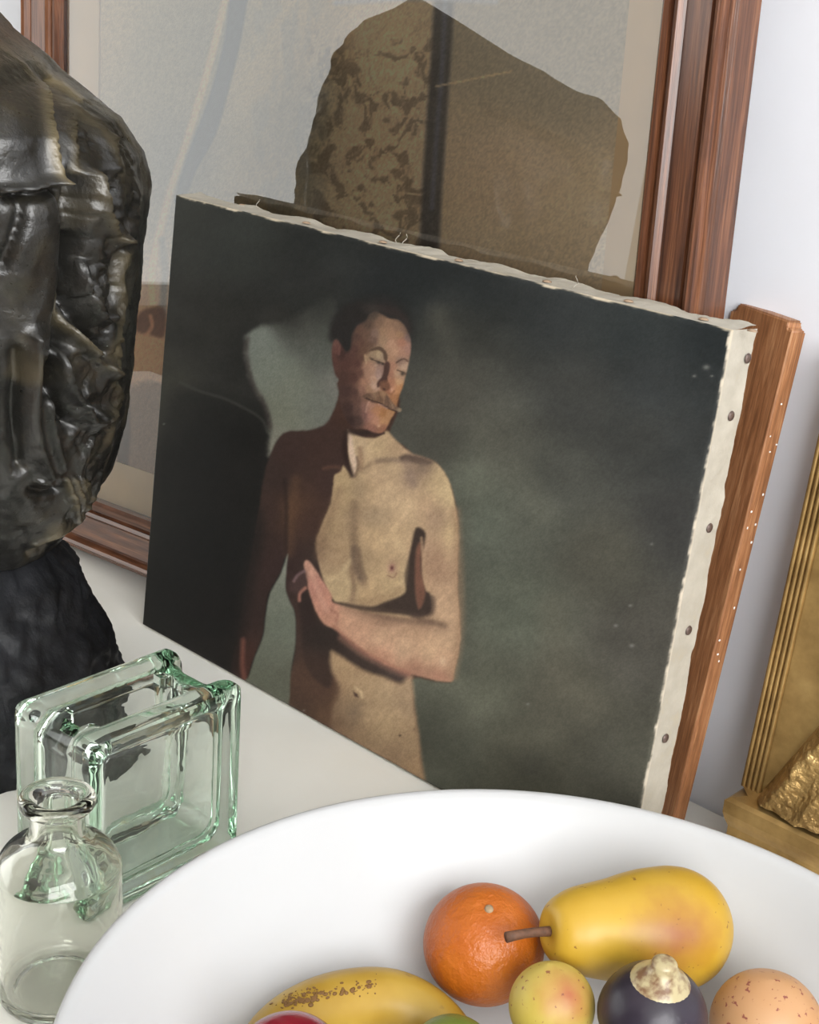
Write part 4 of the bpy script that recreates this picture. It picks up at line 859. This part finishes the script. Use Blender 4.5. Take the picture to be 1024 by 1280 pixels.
# fruit materials
FRUIT_ALB = 0.68
def m_fruit(name, base, alt, nsc, lo, hi, speck=None, ssc=60, sthr=(0.66, 0.72), rough=0.4, bstr=0.0, bsc=150, blush=None, sss=0.05):
    dk = lambda c_: tuple(x * FRUIT_ALB for x in c_[:3]) + (1,)
    base, alt = dk(base), dk(alt); speck = dk(speck) if speck else None; blush = (blush[0], blush[1], dk(blush[2])) if blush else None
    t = NT(name); v = t.coord(); n = t.noise(v, nsc, 4)
    c = t.ramp(n, [(lo, base), (hi, alt)])
    if blush:
        pos_, rad_, colr = blush
        vm = t.add('ShaderNodeVectorMath'); vm.operation = 'DISTANCE'; t.link(v, vm.inputs[0]); vm.inputs[1].default_value = pos_
        ad = t.add('ShaderNodeMath'); ad.operation = 'MULTIPLY_ADD'; t.link(t.noise(v, 90, 4), ad.inputs[0]); ad.inputs[1].default_value = rad_ * 0.6; t.link(vm.outputs['Value'], ad.inputs[2])
        c = t.mix(t.ramp(ad.outputs[0], [(rad_ * 0.35, G(0.85)), (rad_ * 1.25, G(0))]), c, colr)
    if speck:
        c = t.mix(t.ramp(t.noise(v, ssc, 2, 0.5), [(sthr[0], G(0)), (sthr[1], G(0.9))]), c, speck)
    t.base(c); t.set(Roughness=rough, Subsurface_Weight=sss, Subsurface_Radius=(.006, .004, .002), Subsurface_Scale=.5)
    if bstr: t.bump(t.noise(v, bsc, 3, 0.6), bstr, 0.002)
    return t.m
M_STEM = m_simple('brown_stem', lin(92, 62, 44), 0.7, 0, 300, 0.3)
# orange
co, ro = nest((605, 1180), 152)
og = empty('orange', tuple(co)); tag(og, 'dimpled orange citrus fruit touching the yellow pear', 'orange')
def ball(r, zs=1.0, n=40, m=28, fn=None):
    vs = []; fs = []
    for j in range(m + 1):
        a = math.pi * j / m
        for i in range(n):
            b = 2 * math.pi * i / n; k = 1.0 if fn is None else fn(a, b)
            vs.append((r * k * math.sin(a) * math.cos(b), r * k * math.sin(a) * math.sin(b), r * k * zs * math.cos(a)))
    return vs, [tuple(f) for f in gridfaces(n, m + 1, True, True)]
od = on_sphere((612, 1132), co, ro) - co
pe, fe = ball(ro, .95, 64, 44, lambda a, b: 1 - .05 * math.exp(-(a / .22) ** 2) + .006 * math.sin(b * 5) * math.sin(a) * math.exp(-(a / .6) ** 2))
M_OR = m_fruit('orange_peel', lin(196, 96, 18), lin(216, 120, 30), 16, .35, .65, None, rough=.42, bstr=.8, bsc=170)
pl = mobj('peel', pe, fe, M_OR, og, True); pl.rotation_euler = look(od).to_euler()
v_, f_ = lathe([(0, .0013), (.0018, .0016), (.0026, .0011), (.0030, -.001)], 10)
sb = mobj('stem_button', v_, f_, m_simple('dry_button', lin(150, 128, 100), .8, 0, 300, .3), og, True); sb.rotation_euler = look(od).to_euler(); sb.location = Vector(od).normalized() * (ro * .95 * .955)
# pear lying on its side
cp, rp = rest((838, 1160), 152, 1.0, .002)
nk = ray((690, 1163)); 
def at_depth(pxy, dd): d = ray(pxy); return CAMPOS + d * (dd / depth(CAMPOS + d))
npos = at_depth((690, 1164), depth(cp) - .030)
axis = (npos - cp); LP = np.linalg.norm(axis); axd = axis / LP
pe_ = empty('pear', tuple(cp)); tag(pe_, 'large yellow pear lying on its side with brown stem and rosy patch', 'pear')
SOLIDS += [(cp, rp)] + [(cp + axd * k * rp, rp * w) for k, w in ((.3, .98), (.6, .94), (.9, .87), (1.2, .79), (1.5, .69))] + [(npos - axd * .1 * rp, .52 * rp)]
prf = [(0, -rp * .97), (.25 * rp, -rp * .975), (.55 * rp, -rp * .86), (.82 * rp, -rp * .60), (.96 * rp, -rp * .30), (1.0 * rp, 0), (.985 * rp, .25 * rp), (.95 * rp, .55 * rp), (.885 * rp, .86 * rp), (.80 * rp, 1.18 * rp), (.69 * rp, LP - .46 * rp), (.585 * rp, LP - .20 * rp), (.47 * rp, LP - .03 * rp), (.30 * rp, LP + .06 * rp), (.07 * rp, LP + .04 * rp), (0, LP + .02 * rp)]
pq = crom(prf, 4, False); pq[:, 0] = np.maximum(pq[:, 0], 0); pq[0, 0] = 0; pq[-1, 0] = 0
v_, f_ = lathe([tuple(x) for x in pq], 56)
Rp = look(axd)
blv = Rp.inverted() @ Vector(on_sphere((845, 1170), cp, rp) - cp)
M_PEAR = m_fruit('pear_skin', lin(214, 168, 44), lin(226, 184, 66), 14, .35, .65, lin(150, 100, 40), 230, (.70, .74), rough=.42, blush=(tuple(blv), rp * .95, lin(168, 92, 50)), sss=0.0)
pb = mobj('flesh', v_, f_, M_PEAR, pe_, True); pb.rotation_euler = Rp.to_euler()
bm = bmesh.new(); bm.from_mesh(pb.data); bmesh.ops.recalc_face_normals(bm, faces=bm.faces); bm.to_mesh(pb.data); bm.free()
tipn = cp + axd * (LP + .02 * rp); stip = at_depth((633, 1172), depth(tipn) - .012)
pts = [tipn + (stip - tipn) * t + np.array([0, 0, .001]) * math.sin(t * 3) for t in np.linspace(-.1, 1, 6)]
v_, f_ = tube([p - cp for p in pts], [.0032, .003, .0028, .0028, .0030, .0033], 10); mobj('stem', v_, f_, M_STEM, pe_, True)
# small peach
c3_, r3 = nest((690, 1257), 108, 1.04)
pc3 = empty('peach', tuple(c3_)); tag(pc3, 'small pale yellow peach with red blush between orange and fig', 'peach')
dirp = on_sphere((686, 1206), c3_, r3) - c3_; Rq = look(dirp); bl = Rq.inverted() @ Vector(on_sphere((712, 1243), c3_, r3) - c3_)
M_PEACH = m_fruit('peach_skin', lin(214, 190, 84), lin(226, 200, 108), 20, .35, .65, lin(150, 84, 60), 300, (.66, .72), rough=.5, blush=(tuple(bl), r3 * .95, lin(186, 88, 62)), sss=0.0)
pe, fe = ball(r3, 1.0, 48, 32, lambda a, b: 1 + .05 * math.exp(-(a / .16) ** 2) - .03 * math.exp(-((b - 1.0) / .25) ** 2) * math.sin(a))
fl = mobj('flesh', pe, fe, M_PEACH, pc3, True); fl.rotation_euler = Rq.to_euler()
# fig
c4_, r4 = nest((815, 1272), 138, 1.0)
fg = empty('fig', tuple(c4_)); tag(fg, 'dark purple fig with pale stem end in front of the pear', 'fig')
tipw = at_depth((832, 1200), depth(c4_) - r4 * .55) - c4_; Lf = np.linalg.norm(tipw); Rf = look(tipw)
prf = [(0, -r4 * .62), (.4 * r4, -r4 * .6), (.75 * r4, -r4 * .45), (.96 * r4, -r4 * .16), (r4, .1 * r4), (.92 * r4, .4 * r4), (.76 * r4, .66 * r4), (.56 * r4, .84 * r4)]
pq = crom(prf + [(.36 * r4, .97 * r4)], 4, False); pq[:, 0] = np.maximum(pq[:, 0], 0); pq[0, 0] = 0
v_, f_ = lathe([tuple(x) for x in pq], 52)
M_FIG = m_fruit('fig_skin', lin(40, 32, 46), lin(62, 52, 66), 22, .35, .7, lin(120, 100, 110), 260, (.74, .78), rough=.38, bstr=.2, bsc=90)
o = mobj('flesh', v_, f_, M_FIG, fg, True); o.rotation_euler = Rf.to_euler()
pq = crom([(.57 * r4, .82 * r4), (.48 * r4, .93 * r4), (.38 * r4, 1.02 * r4), (.30 * r4, 1.11 * r4), (.25 * r4, 1.20 * r4), (.225 * r4, 1.28 * r4), (.15 * r4, 1.335 * r4), (0, 1.34 * r4)], 4, False); pq[:, 0] = np.maximum(pq[:, 0], 0); pq[-1, 0] = 0
v_, f_ = lathe([tuple(x) for x in pq], 32)
M_FTIP = m_fruit('fig_stem_end', lin(140, 104, 74), lin(208, 192, 148), 150, .36, .56, None, rough=.3)
o = mobj('stem_end', v_, f_, M_FTIP, fg, True); o.rotation_euler = Rf.to_euler(); o['label'] = 'pale cream stem end'
# speckled apricot
c5_, r5 = nest((958, 1283), 140)
ap = empty('apricot', tuple(c5_)); tag(ap, 'round pinkish apricot speckled with red near the bowl rim', 'apricot')
pe, fe = ball(r5, 1.0, 48, 32, lambda a, b: 1 + .008 * math.sin(2 * b + a))
mobj('flesh', pe, fe, m_fruit('apricot_skin', lin(216, 160, 108), lin(224, 176, 128), 14, .35, .65, lin(150, 70, 64), 260, (.62, .67), rough=.45), ap, True)
# banana
cen = [(318, 1322), (345, 1296), (385, 1272), (432, 1259), (480, 1256), (520, 1268), (554, 1292), (580, 1326)]
M_BAN = m_fruit('banana_skin', lin(188, 148, 46), lin(206, 168, 66), 26, .35, .65, None)
def banana():
    pts = []
    for k, q_ in enumerate(cen):
        z = .05
        for _ in range(20):
            c = Uz(q_, z); r = math.hypot(c[0] - BC0[0], c[1] - BC0[1]); z = float(zin(r)) + .0272
        pts.append(c)
    pts = crom(pts, 5, False); n = len(pts)
    rad = [.0215 * min(1, .42 + .58 * math.sin(math.pi * min(max((i + 2) / (n + 3), 0), 1)) ** .7) for i in range(n)]
    return pts, rad
bp_, brd = banana(); SOLIDS += [(p_, r_) for p_, r_ in zip(bp_, brd)]; mid = bp_.mean(0)
bnn = empty('banana', tuple(mid)); tag(bnn, 'yellow banana with a patch of brown freckles lying in the bowl', 'banana')
v_, f_ = tube([p - mid for p in bp_], brd, 20)
sp = on_sphere((405, 1246), bp_[14], .0215) - mid
M_BAN = m_fruit('banana_skin', lin(188, 148, 46), lin(206, 168, 66), 26, .35, .65, lin(120, 84, 40), 90, (.68, .80), rough=.42, sss=0.0)
mobj('peel', v_, f_, M_BAN, bnn, True)
for k in (0, -1):
    e = bp_[k]; dr = (bp_[0] - bp_[1]) if k == 0 else (bp_[-1] - bp_[-2]); dr = dr / np.linalg.norm(dr); r0 = brd[k]
    ts_ = [e - mid + dr * t for t in (-.002, .004, .010, .018 if k == 0 else .013)]
    v_, f_ = tube(ts_, [r0 * 1.0, r0 * .75, r0 * .5, r0 * .42], 12); mobj('tip' if k else 'stem', v_, f_, M_STEM if k else M_BAN, bnn, True)
# brown freckle patch as slightly raised marks
rr = random.Random(5); marks = bmesh.new()
for k in range(190):
    qx = 352 + 120 * rr.random() ** .9; qx = qx if rr.random() < .6 else rr.gauss(375, 14); qy = 1252 - (qx - 352) * .17 + rr.gauss(0, 4.5)
    best = None
    for p, r_ in zip(bp_, brd):
        d = ray((qx, qy)); d = d / np.linalg.norm(d); oc = CAMPOS - p; b_ = oc @ d; h_ = b_ * b_ - (oc @ oc - r_ * r_)
        if h_ > 0:
            t = -b_ - math.sqrt(h_)
            if best is None or t < best[0]: best = (t, CAMPOS + d * t, p)
    if best is None: continue
    nrm = Vector(best[1] - best[2]).normalized(); R = nrm.to_track_quat('Z', 'Y').to_matrix().to_4x4(); s_ = .0003 + .0011 * rr.random() ** 3
    R.translation = Vector(best[1] - mid) + nrm * .00005
    bmesh.ops.create_uvsphere(marks, u_segments=7, v_segments=4, radius=1.0, matrix=R @ Matrix.Diagonal((s_ * (1 + rr.random()), s_, .00025, 1)))
fr_ = bobj('freckles', marks, m_simple('brown_freckle', lin(112, 78, 36), .6), bnn, True); fr_['kind'] = 'stuff'; fr_['label'] = 'scatter of small brown freckles'
# red plum and green lime cut by the lower edge
def small(name, pxy, w, label, cat, mat, zs=1.0, lift=.0):
    c, r = nest(pxy, w, 1.0); e = empty(name, tuple(c)); tag(e, label, cat)
    pe, fe = ball(r, zs, 40, 26, lambda a, b: 1 - .05 * math.exp(-(a / .2) ** 2)); o = mobj('flesh', pe, fe, mat, e, True)
    v_, f_ = tube([(0, 0, r * zs * .93), (0.0006, 0, r * zs * .98), (.001, .0005, r * zs * 1.06)], .0012, 7); mobj('stem', v_, f_, M_STEM, e, True); 
    e.rotation_euler = (.5, -.6, .3); return e
small('plum', (362, 1342), 150, 'glossy dark red plum in front of the banana', 'plum', m_fruit('plum_skin', lin(136, 26, 42), lin(164, 44, 56), 16, .35, .65, None, rough=.2), lift=.014)
small('lime', (565, 1327), 114, 'small green lime in front of the banana', 'lime', m_fruit('lime_skin', lin(112, 128, 44), lin(140, 150, 66), 16, .35, .65, None, rough=.4, bstr=.3, bsc=240), lift=.012)
